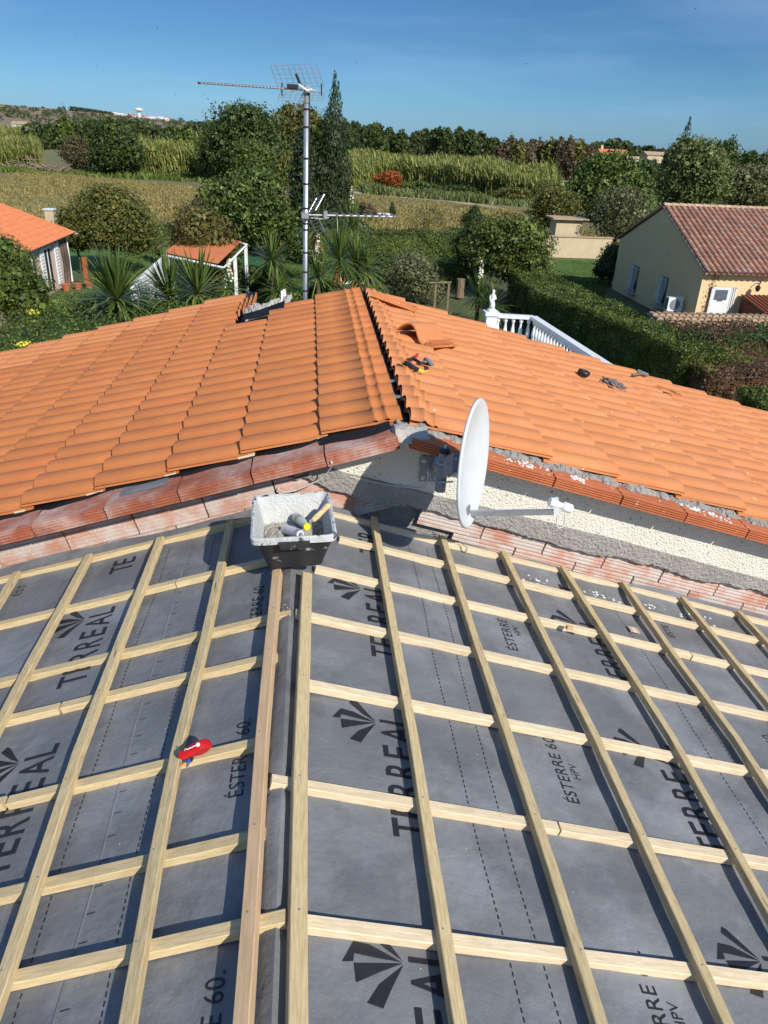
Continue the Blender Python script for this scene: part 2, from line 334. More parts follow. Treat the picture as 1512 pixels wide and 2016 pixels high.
def membrane_material():
    m = mat('grey_roofing_underlay', (.178, .180, .184), (.124, .127, .133), rough=.55, scale=3.2, detail=9, contrast=(.32, .66), stretch=(1.0, 1.001, 1),
            bump=.009, bscale=11, spec=.5, c3=(.29, .298, .305), c3_scale=2.3, c3_thr=.47, c3_soft=.32, rvar=.1, speck=(.22, .23, .25), speck_scale=70, speck_thr=.74)  # pale c3 clouds put the sheet's soft highlights into the base colour
    nt = m.node_tree; L = nt.links; b = nt.nodes['Principled BSDF']
    # brownish dust near the wall (position along Y), a stain of its own shape
    tc = nd(nt, 'ShaderNodeTexCoord'); sx = nd(nt, 'ShaderNodeSeparateXYZ'); L.new(tc.outputs['Object'], sx.inputs[0])
    n = nd(nt, 'ShaderNodeTexNoise', Scale=3.0, Detail=6); L.new(tc.outputs['Object'], n.inputs['Vector'])
    a = nd(nt, 'ShaderNodeMath'); a.operation = 'MULTIPLY_ADD'; a.inputs[1].default_value = 1.4; L.new(n.outputs['Fac'], a.inputs[0]); L.new(sx.outputs['Y'], a.inputs[2])
    mr = nd(nt, 'ShaderNodeMapRange'); mr.inputs['From Min'].default_value = 3.2; mr.inputs['From Max'].default_value = 4.3; mr.inputs['To Max'].default_value = .75; L.new(a.outputs[0], mr.inputs[0])
    src = b.inputs['Base Color'].links[0].from_socket
    mx = nd(nt, 'ShaderNodeMixRGB'); mx.inputs[2].default_value = (.205, .19, .182, 1); L.new(mr.outputs[0], mx.inputs[0]); L.new(src, mx.inputs[1]); L.new(mx.outputs[0], b.inputs['Base Color'])
    return m
member_m = membrane_material()
roof = thing('battened_roof', (X0, 1.6, -1.7), 'nearest roof laid with grey printed underlay and nailed timber battens, still without tiles', 'roof')
def membrane(xa, xb, name):
    xs = np.linspace(xa, xb, int((xb - xa) / .026)); ys = np.arange(-1.6, 3.60, .026); Xg, Yg = np.meshgrid(xs, ys)
    Zg = memh(Xg, Yg)
    # ragged upturned edge at the wall
    e = 3.50 + .04 * smoothnoise(xs * 2.2, xs * 0, 5, 4) + .02 * smoothnoise(xs * 9, xs * 0, 6, 3)
    Ye = Yg.copy(); top = Yg > 3.3; k = np.clip((Yg - 3.3) / .28, 0, 1); Ye = np.where(top, 3.3 + k * (e[None, :] - 3.3 + .05), Yg)
    Zg = Zg + np.where(top, k ** 3 * (.025 + .012 * smoothnoise(Xg * 4, Xg * 0, 8, 3)), 0)
    V = np.stack([Xg, Ye, Zg], -1).reshape(-1, 3) - np.array([X0, 1.6, -1.7])
    nx, ny = len(xs), len(ys); i, j = np.meshgrid(np.arange(nx - 1), np.arange(ny - 1)); a = (j * nx + i).ravel()
    me = npmesh(name, V, np.stack([a, a + 1, a + nx + 1, a + nx], 1), member_m); me.shade_smooth()
    return link(name, me, roof, Matrix.Translation((X0, 1.6, -1.7)))
s1 = membrane(-4.6, X0 + .0, 'underlay_sheet'); s2 = membrane(X0 + .0, 5.0, 'underlay_sheet')

def beam(name, pts, w, h, m, parent, up):
    "pts: centres of the top face; w across, h deep; local X runs along the piece"
    pts = [Vector(p) for p in pts]; X = (pts[-1] - pts[0]).normalized(); Z = (up - X * up.dot(X)).normalized(); Yv = Z.cross(X)
    o = pts[0]; M = Matrix(((X.x, Yv.x, Z.x, o.x), (X.y, Yv.y, Z.y, o.y), (X.z, Yv.z, Z.z, o.z), (0, 0, 0, 1))); Mi = M.inverted()
    loc = [Mi @ p for p in pts]; c = .0022; hw = w / 2
    sec = [(-hw, -c), (-hw + c, 0), (hw - c, 0), (hw, -c), (hw, -h), (-hw, -h)]; vs = []; fs = []; n = 6
    for i, p in enumerate(loc):
        for y, z in sec: vs.append((p.x, p.y + y + random.uniform(-.0006, .0006), p.z + z))
    for i in range(len(loc) - 1):
        for k in range(n): fs.append((i * n + k, i * n + (k + 1) % n, (i + 1) * n + (k + 1) % n, (i + 1) * n + k))
    fs += [tuple(range(n)), tuple(range(len(loc) * n - 1, (len(loc) - 1) * n - 1, -1))]
    me = mesh(name, vs, fs, m); bm = bmesh.new(); bm.from_mesh(me); bmesh.ops.recalc_face_normals(bm, faces=bm.faces); bm.to_mesh(me); bm.free()
    return link(name, me, parent, M)
RBx = {1: [(2.78, -.016), (2.176, -.025), (1.684, -.033), (1.257, -.033), (.936, -.031), (-1.5, -.03)],
 2: [(3.51, .335), (2.585, .338), (1.887, .344), (1.392, .339), (.969, .336), (-1.5, .335)],
 3: [(3.50, .708), (2.59, .704), (1.979, .709), (1.436, .71), (1.002, .703), (-1.5, .70)],
 4: [(3.49, 1.056), (2.662, 1.068), (2.075, 1.087), (1.478, 1.081), (1.035, 1.074), (-1.5, 1.07)],
 5: [(3.48, 1.407), (2.73, 1.436), (2.169, 1.459), (1.406, 1.43), (-1.5, 1.43)],
 6: [(3.48, 1.781), (2.729, 1.784), (2.257, 1.804), (1.974, 1.79), (-1.5, 1.79)],
 7: [(3.48, 2.16), (2.593, 2.17), (-1.5, 2.17)], 8: [(3.48, 2.534), (3.189, 2.546), (-1.5, 2.54)]}
LBx = {1: [(2.80, -.151), (2.181, -.158), (1.8, -.160), (1.265, -.155), (.945, -.154), (-1.5, -.15)],
 2: [(3.42, -.41), (2.437, -.417), (1.822, -.434), (1.443, -.429), (1.0, -.413), (-1.5, -.41)],
 3: [(3.41, -.766), (2.546, -.777), (1.931, -.78), (1.475, -.763), (1.175, -.752), (-1.5, -.75)],
 4: [(3.41, -1.131), (2.914, -1.136), (2.552, -1.142), (2.21, -1.14), (-1.5, -1.14)],
 5: [(3.41, -1.502), (3.168, -1.495), (-1.5, -1.50)]}
for k in range(9, 14): RBx[k] = [(3.48, 2.54 + .372 * (k - 8)), (-1.5, 2.54 + .372 * (k - 8))]
for k in range(6, 12): LBx[k] = [(3.42, -1.5 - .37 * (k - 5)), (-1.5, -1.5 - .37 * (k - 5))]
CH = -.013; BH = .015
for k, pl in RBx.items():
    w = .044 if k == 1 else .0355
    lift = .004 if k == 1 else 0
    beam('tile_batten', [(x, y, P0(max(x, X0 + .001), BH) + lift) for y, x in pl], w, .027 + lift, wood_y if k == 1 else wood_g, roof, nrm(x0 := pl[0][1]))
for k, pl in LBx.items():
    beam('tile_batten', [(x, y, P0(x, BH) + (.006 if k == 1 else 0)) for y, x in pl], .038 if k == 1 else .0355, .027 + (.006 if k == 1 else 0), wood_r if k == 1 else wood_g, roof, nrm(pl[0][1]))
RY = [(-1.0, 0), (-.55, 0), (-.1, 0), (.34, 0), (.77, 0), (1.194, -.035), (1.628, -.118), (2.092, -.05), (2.513, -.062), (2.898, .02), (3.235, .14), (3.483, .05)]
for i, (y, xs) in enumerate(RY):
    xs = max(xs, -.118) ; xe = 4.95
    def rp(x, y, up=0): return (x, y, (-1.7 - (x - X0) * TR) + CH + up)
    segs = [(xs, xe)]
    if i == 6: segs = [(xs, .79), (.797, xe)]
    if i == 9: segs = [(xs, 1.92), (1.925, xe)]
    for a, b in segs:
        n = max(2, int((b - a) / .5)); dy = random.uniform(-.006, .006)
        beam('counter_batten', [rp(a + (b - a) * t / n, y + dy * t / n + random.uniform(-.002, .002)) for t in range(n + 1)], .038, .027, wood_w, roof, nrm(1))
LY = [(-1.1, -.11), (-.7, -.11), (-.25, -.11), (.2, -.11), (.72, -.11), (1.194, -.068), (1.453, -.13), (1.815, -.14), (2.242, -.13), (2.498, -.085), (2.966, -.11), (3.43, -.16)]
for i, (y, xs) in enumerate(LY):
    def lp(x, y): return (x, y, (-1.7 + (x - X0) * TL) + CH)
    segs = [(-4.6, xs)]
    if i == 8: segs = [(-4.6, -.938), (-.928, xs)]
    if i == 7: segs = [(-4.6, -.985), (-.972, xs)]
    if i == 10: segs = [(-4.6, -.62), (-.615, xs)]
    for a, b in segs:
        n = max(2, int((b - a) / .5)); dy = random.uniform(-.005, .005)
        beam('counter_batten', [lp(a + (b - a) * t / n, y + dy * (1 - t / n) + random.uniform(-.002, .002)) for t in range(n + 1)], .038, .027, wood_y, roof, nrm(-1))
# nails
nb = B()
for d, ys in ((RBx, RY), (LBx, LY)):
    for k, pl in d.items():
        for y, _ in ys:
            if .8 < y < 3.5:
                q = sorted(pl); x = float(np.interp(y, [a for a, b in q], [b for a, b in q])) + random.uniform(-.008, .008)
                z = P0(x, BH) + (.0 if k > 1 else (.004 if d is RBx else .006))
                nb.lathe((x, y + random.uniform(-.006, .006), z - .001), [(.0034, 0), (.003, .0022)], 6)
nb.obj('nail_head', greysteel_m, roof, kind='stuff')

# ---- print on the underlay
def drape(o, lift=.0016):
    bm = bmesh.new(); bm.from_mesh(o.data); bmesh.ops.triangulate(bm, faces=bm.faces)
    for _ in range(3):
        es = [e for e in bm.edges if e.calc_length() > .03]
        if not es: break
        bmesh.ops.subdivide_edges(bm, edges=es, cuts=1)
        bmesh.ops.triangulate(bm, faces=[f for f in bm.faces if len(f.verts) > 3])
    w = wloc(o)
    for v in bm.verts:
        x, y = v.co.x + w.x, v.co.y + w.y; v.co.z = float(memh(x, y)) + lift - w.z
    bmesh.ops.recalc_face_normals(bm, faces=bm.faces)
    bm.to_mesh(o.data); bm.free(); return o
ADV = {'T': .068, 'E': .056, 'R': .064, 'A': .076, 'L': .052}
def word(s, name, xbase, ystart, length, height, parent, off=0.0, space=1.0):
    "letters read along +Y with their tops towards -X"
    dg = bpy.context.evaluated_depsgraph_get; pieces = [(s, 0, length)]
    if s.startswith('TER'):
        pieces = []; y = 0
        for ch in s: pieces.append((ch, y, ADV[ch])); y += ADV[ch] + (.019 if ch not in 'AT' else .010)
    vs = []; fs = []
    for body, y0, ln in pieces:
        cu = bpy.data.curves.new('word', 'FONT'); cu.body = body; cu.size = 1; cu.offset = off; cu.space_character = space
        to = bpy.data.objects.new('tmp', cu); C.objects.link(to); g_ = dg(); g_.update()
        me = bpy.data.meshes.new_from_object(to.evaluated_get(g_)); bpy.data.objects.remove(to)
        co_ = [v.co.copy() for v in me.vertices]; k = len(vs); fs += [tuple(i + k for i in p.vertices) for p in me.polygons]; bpy.data.meshes.remove(me)
        x1 = min(v.x for v in co_); x2 = max(v.x for v in co_); yb = min(v.y for v in co_) if len(body) < 6 else 0; y2 = max(v.y for v in co_)
        vs += [(xbase - (v.y - yb) / (y2 - yb) * height, ystart + y0 + (v.x - x1) / (x2 - x1) * ln, 0) for v in co_]
    return drape(obj(name, vs, fs, ink_m, parent))
WEDGES = [[(-.091, .078), (-.077, .1), (-.064, .094), (-.001, .006), (-.043, .033)],
 [(-.153, -.012), (-.122, .042), (-.08, .038), (-.001, .002), (-.061, .006), (-.122, .012), (-.125, -.008)],
 [(-.124, -.012), (-.001, -.0), (-.063, -.028), (-.121, -.058)], [(-.097, -.103), (-.065, -.056), (0, -.004), (-.036, -.065), (-.060, -.112)]]
def logo(x, y, parent):
    b = B()
    for w in WEDGES: b.add([(x + a, y + c, 0) for a, c in w], [tuple(range(len(w)))])
    return drape(b.obj('printed_emblem', ink_m, parent))
def col_word(xb, starts, sh):
    for t in starts:
        word('TERREAL', 'printed_word', xb, t, .565, .112, sh, off=.012, space=1.08); logo(xb - .127, t + .475, sh)
def col_small(xb, starts, sh):
    for t in starts:
        word('ÉSTERRE 60.', 'printed_word', xb, t, .335, .058, sh, space=1.05)
        word('HPV', 'printed_word', xb + .050, t + .125, .075, .030, sh)
col_word(.35, (-.20, .655, 1.510, 2.366), s2); col_word(1.455, (-.065, .79, 1.645, 2.5, 3.17), s2) if False else None
col_word(1.455, (-.065, .79, 1.645, 2.5), s2); word('TER', 'printed_word', 1.455, 3.30, .16, .112, s2, off=.012)
word('TER', 'printed_word', .35, 3.18, .20, .112, s2, off=.012)
col_small(.92, (.055, .91, 1.765, 2.62), s2); col_small(2.06, (.35, 1.20, 2.055), s2); word('ÉSTE', 'printed_word', 1.93, 3.08, .11, .05, s2)
col_word(-.882, (-.18, .675, 1.53, 2.382), s1); word('TER', 'printed_word', -.882, 3.235, .20, .112, s1, off=.012)
col_small(-.205, (-.075, .775, 1.625, 2.475), s1); col_small(-1.50, (.72, 1.57, 2.42), s1); word('ÉST', 'printed_word', -1.43, 3.24, .10, .05, s1)
col_word(2.60, (.4, 1.26, 2.11), s2)
col_word(-2.2, (.9, 1.76, 2.6), s1)
def dashed(xa, sh, y0=-1.4, y1=3.45, step=.022, dl=.013, w=.0032, seed=0):
    b = B(); y = y0
    while y < y1:
        x = xa + .006 * sin(y * 2.3 + seed) + .003 * sin(y * 7 + seed)
        b.add([(x - w / 2, y, 0), (x + w / 2, y, 0), (x + w / 2, y + dl, 0), (x - w / 2, y + dl, 0)], [(0, 1, 2, 3)]); y += step
    o = b.obj('dashed_line', ink_m, sh, kind='stuff', fix=False); w_ = wloc(o)
    for v in o.data.vertices: v.co.z = float(memh(v.co.x + w_.x, v.co.y + w_.y)) + .0017 - w_.z
    o.data.flip_normals() if o.data.polygons[0].normal.z < 0 else None
for i, x in enumerate((.507, .608, 1.635, 1.74, 2.74, 2.84)): dashed(x, s2, seed=i)
for i, x in enumerate((-.715, -.49, -1.86, -1.64)): dashed(x, s1, seed=i)
def ticks(xa, sh, ts, y0=-1.2, y1=3.4, step=.082):
    b = B(); y = y0
    while y < y1:
        x = xa + .006 * sin(y * 2); b.add([(x, y, 0), (x + .022, y + .002, 0), (x + .022, y + .0045, 0), (x, y + .0025, 0)], [(0, 1, 2, 3)]); y += step
    o = b.obj('tick_marks', ink_m, sh, kind='stuff', fix=False); w_ = wloc(o)
    for v in o.data.vertices: v.co.z = float(memh(v.co.x + w_.x, v.co.y + w_.y)) + .0017 - w_.z
ticks(-.60, s1, 0)
def lap(xa, sh):     # overlap edge of the neighbouring roll: a thin raised strip
    b = B(); ys = np.arange(-1.4, 3.46, .04); V = []
    for y in ys:
        x = xa + .006 * sin(y * 2) + .004 * sin(y * 5.3)
        for dx, dz in ((-.004, .0022), (0, .0034), (.0016, -.001)): V.append((x + dx, y, float(memh(x + dx, y)) + dz))
    n = len(ys); b.add(V, [(3 * i + k, 3 * i + k + 1, 3 * i + k + 4, 3 * i + k + 3) for i in range(n - 1) for k in range(2)]); b.obj('lap_edge', member_m, sh, smooth=True)
lap(-.607, s1); 
# plaster crumbs dropped on the underlay
cb = B()
for cx, cy, sx, sy, n in ((1.22, 3.36, .10, .045, 46), (1.6, 3.36, .16, .05, 80), (1.92, 3.38, .10, .05, 40), (2.2, 3.36, .14, .07, 60), (.86, 3.33, .1, .05, 16), (-.11, 2.55, .02, .03, 8), (1.2, 2.2, .9, .8, 20), (-.5, 2.2, .5, .8, 16), (.5, 1.8, .4, .9, 14)):
    for _ in range(n):
        x = random.gauss(cx, sx * .5); y = random.gauss(cy, sy * .5); r = random.choice((.002, .003, .004, .006, .010)) if n > 20 else .0025
        if y > 3.47: continue
        z = float(memh(x, y)); cb.lathe((x, y, z - .001), [(r, 0), (r * .8, r * .35), (r * .25, r * .5)], 5)
cb.obj('plaster_crumbs', plaster_m, None, kind='stuff'); 
tag(bpy.data.objects['plaster_crumbs'], 'white plaster crumbs scattered on the grey underlay near the gable wall', 'rubble')

# ------------------------------------------------------------------ upper house
RX, RZ = .4808, -1.2635; UR, UL = .27476, .26678
aR, aL = math.atan(UR), math.atan(UL); YW = 3.6
villa = thing('villa', (RX, YW, G), 'cream roughcast house with orange tiled gable roof, wall cut open along its brick cornice', 'house')
def roofz(x, h=0): return RZ - (x - RX) * UR + h if x > RX else RZ + (x - RX) * UL + h
def tile_mesh(s, a, ridge=False, L=.45, Wd=.2035, m=tile_m, th=.012):
    U = Vector((s * cos(a), 0, -sin(a))); V = Vector((0, 1, 0)); N = Vector((s * sin(a), 0, cos(a)))
    prof = [(0, .004), (.010, .004)]
    for k in range(9):
        t = k / 8; prof.append((.012 + .168 * t, .004 + .032 * sin(pi * t) ** .7))
    prof += [(.190, .004), (Wd + .006, .003)]
    n = len(prof); us = [0, .05, .06, .075, .085, L - .008, L] if not ridge else [0, .004, .06, .066, .080, .086, .125, .131, .145, .151, .30, L - .008, L]
    bumps = {0: 0} ; bb = []
    for u in us:
        h = 0
        if ridge:
            if .064 < u < .082 or .129 < u < .147: h = .009
            if s > 0 and u < .09: h += .016
        bb.append(h)
    vs = []; fs = []
    def pt(u, v, w): return U * u + V * v + N * w
    for u, h in zip(us, bb):
        rise = .031 * u / L - (.003 if u == L else 0)
        for v, w in prof: vs.append(pt(u, v, w + rise + h))
    top = len(us)
    for i in range(top - 1):
        for k in range(n - 1): fs.append((i * n + k, i * n + k + 1, (i + 1) * n + k + 1, (i + 1) * n + k))
    nf_top = len(fs)
    base = len(vs)
    for u in (0, L):
        rise = .031 * u / L - (.003 if u == L else 0)
        for v, w in prof: vs.append(pt(u, v, w + rise))
        for v, w in prof: vs.append(pt(u, v, w + rise - th))
    for q in (0, 1):
        o = base + q * 2 * n
        for k in range(n - 1): fs.append((o + k, o + k + 1, o + n + k + 1, o + n + k))
    o0, o1 = base + n, base + 3 * n
    for k in range(n - 1): fs.append((o0 + k, o0 + k + 1, o1 + k + 1, o1 + k))
    fs.append((base, base + n, o1, base + 2 * n)); fs.append((base + n - 1, base + 2 * n - 1, o1 + n - 1, base + 3 * n - 1))
    if s < 0: pass
    me = mesh('roof_tile', vs, fs, m)
    # consistent outward normals
    for p in me.polygons: p.use_smooth = p.index < nf_top
    nsum = sum((p.normal.z for p in list(me.polygons)[:nf_top]))
    if nsum < 0: me.flip_normals()
    return me
TW = 1.0
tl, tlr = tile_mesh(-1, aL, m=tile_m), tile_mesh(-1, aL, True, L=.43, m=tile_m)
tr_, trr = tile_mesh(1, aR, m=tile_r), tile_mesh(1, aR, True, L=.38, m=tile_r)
slope_l = obj('roof_slope', [(RX - .02, 3.78, RZ - .085), (RX - .02, 7.25, RZ - .085), (-.62, 7.25, roofz(-.62, -.075)), (-.62, 8.75, roofz(-.62, -.075)), (-5.4, 8.75, roofz(-5.4, -.075)), (-5.4, 3.78, roofz(-5.4, -.075))], [(0, 1, 2, 3, 4, 5)], film_m, villa)
slope_r = obj('roof_slope', [(RX + .02, 3.62, RZ - .085), (RX + .02, 7.25, RZ - .085), (7.0, 7.25, roofz(7.0, -.075)), (7.0, 3.62, roofz(7.0, -.075))], [(0, 1, 2, 3)], film_m, villa)
slope_l['label'] = 'left roof slope'; slope_r['label'] = 'right roof slope'
cand = []
RW = .2015; LY0, RY0 = 3.668, 3.60
for c in range(12):
    off = .006 if c == 0 else .466 + .398 * (c - 1) - .045
    rows = 18 if c < 2 else (17 if c == 2 else 24)
    for r in range(rows):
        if c == 2 and r > 15: continue
        cand.append((-1, c, off, LY0 + r * RW, r))
for c in range(15):
    off = .026 if c == 0 else .43 + .41 * (c - 1) - .045
    for r in range(18): cand.append((1, c, off, RY0 + r * RW + random.uniform(-.002, .002), r))
def tpos(s, off, y):
    a = aL if s < 0 else aR; x = RX + s * off * cos(a); return Vector((x, y, RZ - off * sin(a) - .046))
vis = [(tpos(t[0], t[2] + .2, t[3] + .1), t) for t in cand]
def inframe(p):
    z = p.dot(CF); return 0 < z and abs(p.dot(CR) / z * F_PX) < 800 and abs(p.dot(CU) / z * F_PX) < 1050
vis.sort(key=lambda q: (not inframe(q[0]), q[0].length))
rest_v, rest_f = [], []
for i, (p, (s, c, off, y, r)) in enumerate(vis):
    me = (tlr if c == 0 else tl) if s < 0 else (trr if c == 0 else tr_)
    M = Matrix.Translation(tpos(s, off, y) + Vector((random.uniform(-.002, .002), 0, random.uniform(-.0015, .0015)))) @ Matrix.Rotation(random.uniform(-.003, .003), 4, 'Z')
    if i < 300: link('roof_tile', me, slope_l if s < 0 else slope_r, M)
    else:
        k = len(rest_v); rest_v += [M @ v.co for v in me.vertices]; rest_f += [tuple(a + k for a in q.vertices) for q in me.polygons]
o = obj('roof_tiles', rest_v, rest_f, tile_r, villa, kind='stuff')
# ridge channel: underlay, ridge board and its brackets
b = B(); b.add([(RX - .10, 3.70, RZ - .09), (RX + .12, 3.62, RZ - .10), (RX + .12, 7.3, RZ - .10), (RX - .10, 7.3, RZ - .09), (RX, 3.66, RZ - .055), (RX, 7.3, RZ - .055)], [(0, 4, 5, 3), (4, 1, 2, 5)]); b.obj('ridge_underlay', film_m, villa)
for k in range(2):
    B().box((RX + .02, 4.02 + k * .30, RZ - .045), (.085, .03, .008)).obj('ridge_bracket', galv_m, villa)
# cornice bricks
def cornice_mesh(s, a, L, depth, hgt, curved, m):
    U = Vector((s * cos(a), 0, -sin(a))); V = Vector((0, 1, 0)); N = Vector((s * sin(a), 0, cos(a)))
    # section in (V depth from the front, N height), ribs on the front
    sec = [(depth, 0), (.012, 0)]
    ribs = 4
    for k in range(ribs):
        z0 = hgt * (k + .08) / ribs; z1 = hgt * (k + .62) / ribs
        sec += [(.0 , z0), (.0, z1), (.007, z1 + hgt * .05 / ribs), (.007, z0 + hgt * .9 / ribs)]
    if curved: sec += [(.003, hgt * .98), (.012, hgt * 1.04), (.05, hgt * 1.07), (depth, hgt * .98)]
    else: sec += [(.002, hgt), (.03, hgt + .002), (.034, hgt - .004), (.04, hgt + .002), (.075, hgt + .003), (.079, hgt - .003), (.085, hgt + .003), (depth, hgt + .004)]
    n = len(sec); vs = []
    for u in (0, L):
        for v, w in sec: vs.append(U * u + V * v + N * w)
    fs = [(k, (k + 1) % n, (k + 1) % n + n, k + n) for k in range(n)] + [tuple(range(n)), tuple(range(2 * n - 1, n - 1, -1))]
    me = mesh('cornice_brick', vs, fs, m); bm = bmesh.new(); bm.from_mesh(me); bmesh.ops.recalc_face_normals(bm, faces=bm.faces); bm.to_mesh(me); bm.free(); return me
cl = cornice_mesh(-1, aL, .372, .30, .062, True, ctile_m); cr = cornice_mesh(1, aR, .388, .20, .052, False, ctile_r)
CZ = -1.387  # lower arris at the apex
AX = .466
jb = B()
for k in range(14):
    off = .02 + .381 * k; p = Vector((AX - off * cos(aL), 3.445 + random.uniform(-.004, .004), CZ - off * sin(aL)))
    link('cornice_brick', cl, villa, Matrix.Translation(p) @ Matrix.Rotation(random.uniform(-.01, .01), 4, 'Y'))
    q = p - Vector((cos(aL), 0, sin(aL))) * .376
    jb.box(q + Vector((0, .15, .030)), (.008, .28, .064), (Vector((cos(aL), 0, sin(aL))), Vector((0, 1, 0)), Vector((-sin(aL), 0, cos(aL)))))
for k in range(17):
    off = .03 + .398 * k; p = Vector((AX + off * cos(aR), 3.445 + random.uniform(-.004, .004), CZ - off * sin(aR)))
    link('cornice_brick', cr, villa, Matrix.Translation(p) @ Matrix.Rotation(random.uniform(-.008, .008), 4, 'Y'))
jb.obj('mortar_joints', mortar_m, villa, kind='stuff')
def lumpy(name, pts, w, h, m, parent, seed=0, n=90, amp=.35, up=Vector((0, 0, 1))):
    "rough strip of mortar: swept section with noise"
    pts = [Vector(p) for p in pts]; tot = sum((pts[i + 1] - pts[i]).length for i in range(len(pts) - 1)); r = random.Random(seed); vs = []; fs = []; K = 7
    cum = [0]
    for i in range(len(pts) - 1): cum.append(cum[-1] + (pts[i + 1] - pts[i]).length)
    for i in range(n + 1):
        d = tot * i / n; j = max(j for j in range(len(pts) - 1) if cum[j] <= d + 1e-9); t = (d - cum[j]) / (cum[j + 1] - cum[j]); p = pts[j].lerp(pts[j + 1], t)
        X = (pts[j + 1] - pts[j]).normalized(); Yv = up.cross(X).normalized()
        e = .25 if i in (0, n) else 1
        for k in range(K):
            a = pi * k / (K - 1); f = (1 + amp * .9 * float(smoothnoise(np.array(d * 28.), np.array(k * 1.1), seed, 5)) + r.uniform(-amp, amp) * .12) * e
            vs.append(p + Yv * cos(a) * w / 2 * f + up * sin(a) * h * f)
    for i in range(n):
        for k in range(K - 1): fs.append((i * K + k, i * K + k + 1, (i + 1) * K + k + 1, (i + 1) * K + k))
    b = B(); b.add(vs, fs); return b.obj(name, m, parent)
# mortar bedding below the right verge, blobs of plaster on it
def cz(x, d=0): return CZ - abs(x - AX) * (UR if x > AX else UL) + d
lumpy('mortar_bed', [(x, 3.635, cz(x, .040)) for x in np.arange(AX - .03, 6.8, .5)], .15, .045, mortar_m, villa, 3, 900, .42)
lumpy('mortar_bed', [(AX - .06, 3.56, cz(AX, .03)), (AX + .14, 3.56, cz(AX + .14, .045))], .2, .055, concrete_m, villa, 4, 12, .25)
pb = B()
for cx, sp, n in ((1.12, .10, 50), (1.42, .05, 30), (1.62, .05, 10), (2.13, .05, 26), (2.25, .09, 50), (3.0, .3, 40), (1.5, .9, 34)):
    for _ in range(n):
        x = random.gauss(cx, sp * .6); y = random.gauss(3.53, .02); r = random.choice((.004, .006, .009, .013)) if n > 12 else .006
        if n == 34: r = .003
        pb.lathe((x, y, cz(x, .052)), [(r * random.uniform(.7, 1.2), 0), (r * random.uniform(.7, 1.2), r * .5), (r * .3, r * random.uniform(.7, 1.1))], 5, (random.uniform(-.5, .5), random.uniform(-.5, .5), 1))
o = pb.obj('plaster_lumps', plaster_m, None, kind='stuff'); tag(o, 'white plaster lumps stuck on the right brick cornice of the gable', 'rubble')
# black film lapping under the left verge tiles, scrap of membrane, timber ends
def strip(name, xs, f, m, parent, th=.004):
    V = []; n = len(xs)
    for x in xs: V += [Vector(p) for p in f(x)]
    k = len(f(xs[0])); F_ = [(i * k + j, i * k + j + 1, (i + 1) * k + j + 1, (i + 1) * k + j) for i in range(n - 1) for j in range(k - 1)]
    b = B(); b.add(V, F_); o = b.obj(name, m, parent, smooth=True); return o
def filmf(x):
    w = .03 * sin(x * 5.1) + .02 * sin(x * 11 + 1) + .012 * sin(x * 23)
    z = cz(x, .062)
    return [(x, 3.615 + w, z + .0), (x, 3.64 + w * .8, z + .009 + w * .15), (x, 3.70 + w * .3, z + .006), (x, 3.85, z + .0), (x, 4.1, z - .01)]
strip('film_edge', np.arange(-4.8, AX - .05, .03), filmf, film_m, villa)
strip('film_edge', np.arange(AX - .42, AX - .04, .02), lambda x: [(x, 3.56 + .02 * sin(x * 17), cz(x, .069)), (x, 3.62, cz(x, .074 + .008 * sin(x * 19))), (x, 3.82, cz(x, .066))], film_m, villa)
strip('membrane_scrap', np.arange(-.98, -.72, .03), lambda x: [(x, 3.545, cz(x, .071)), (x, 3.60, cz(x, .073)), (x, 3.72, cz(x, .064))], member_m, villa)
for k in range(9):
    x = RX - .40 - .3985 * k - .02
    B().box((x - .0, 3.715, cz(x, .071)), (.06 + .03 * (k % 2), .10, .014), (Vector((cos(aL), 0, sin(aL))), Vector((0, 1, 0)), Vector((-sin(aL), 0, cos(aL))))).obj('batten_end', wood_w, villa)
# gable wall layers
def zr(x, pts):
    return float(np.interp(x, [p[0] for p in pts], [p[1] for p in pts]))
ren_low = [(.0, -1.52), (.159, -1.584), (.83, -1.765), (1.722, -2.001), (2.744, -2.30), (6.8, -3.42)]
mor_low = [(-.02, -1.63), (.2, -1.73), (.365, -1.779), (.705, -1.824), (.855, -1.881), (1.515, -2.069), (1.744, -2.119), (2.77, -2.392), (6.8, -3.5)]
def band(name, xa, xb, lo, hi, y, th, m, rag=0, seed=0, step=.02):
    xs = np.arange(xa, xb, step); n = len(xs); r = random.Random(seed); V = []
    for x in xs:
        j = rag * (smoothnoise(np.array(x * 14), np.array(0.), seed, 5)) + r.uniform(-rag, rag) * .3
        l = lo(x) + float(j); h = max(hi(x), l + .001)
        V += [(x, y, l), (x, y, h), (x, y + th, h), (x, y + th, l)]
    F_ = [(4 * i + k, 4 * i + (k + 1) % 4, 4 * (i + 1) + (k + 1) % 4, 4 * (i + 1) + k) for i in range(n - 1) for k in range(4)] + [(0, 1, 2, 3), (4 * n - 4, 4 * n - 3, 4 * n - 2, 4 * n - 1)]
    b = B(); b.add(V, F_); return b.obj(name, m, villa)
band('roughcast_coat', .02, 6.8, lambda x: zr(x, ren_low), lambda x: cz(x, .01), YW, .05, render_m, .002, 1)
band('mortar_coat', -.12, 6.8, lambda x: zr(x, mor_low), lambda x: max(zr(x, ren_low) - .001, zr(x, mor_low)) if x > .0 else cz(x, -.09), YW - .012, .05, mortar_m, .016, 2)
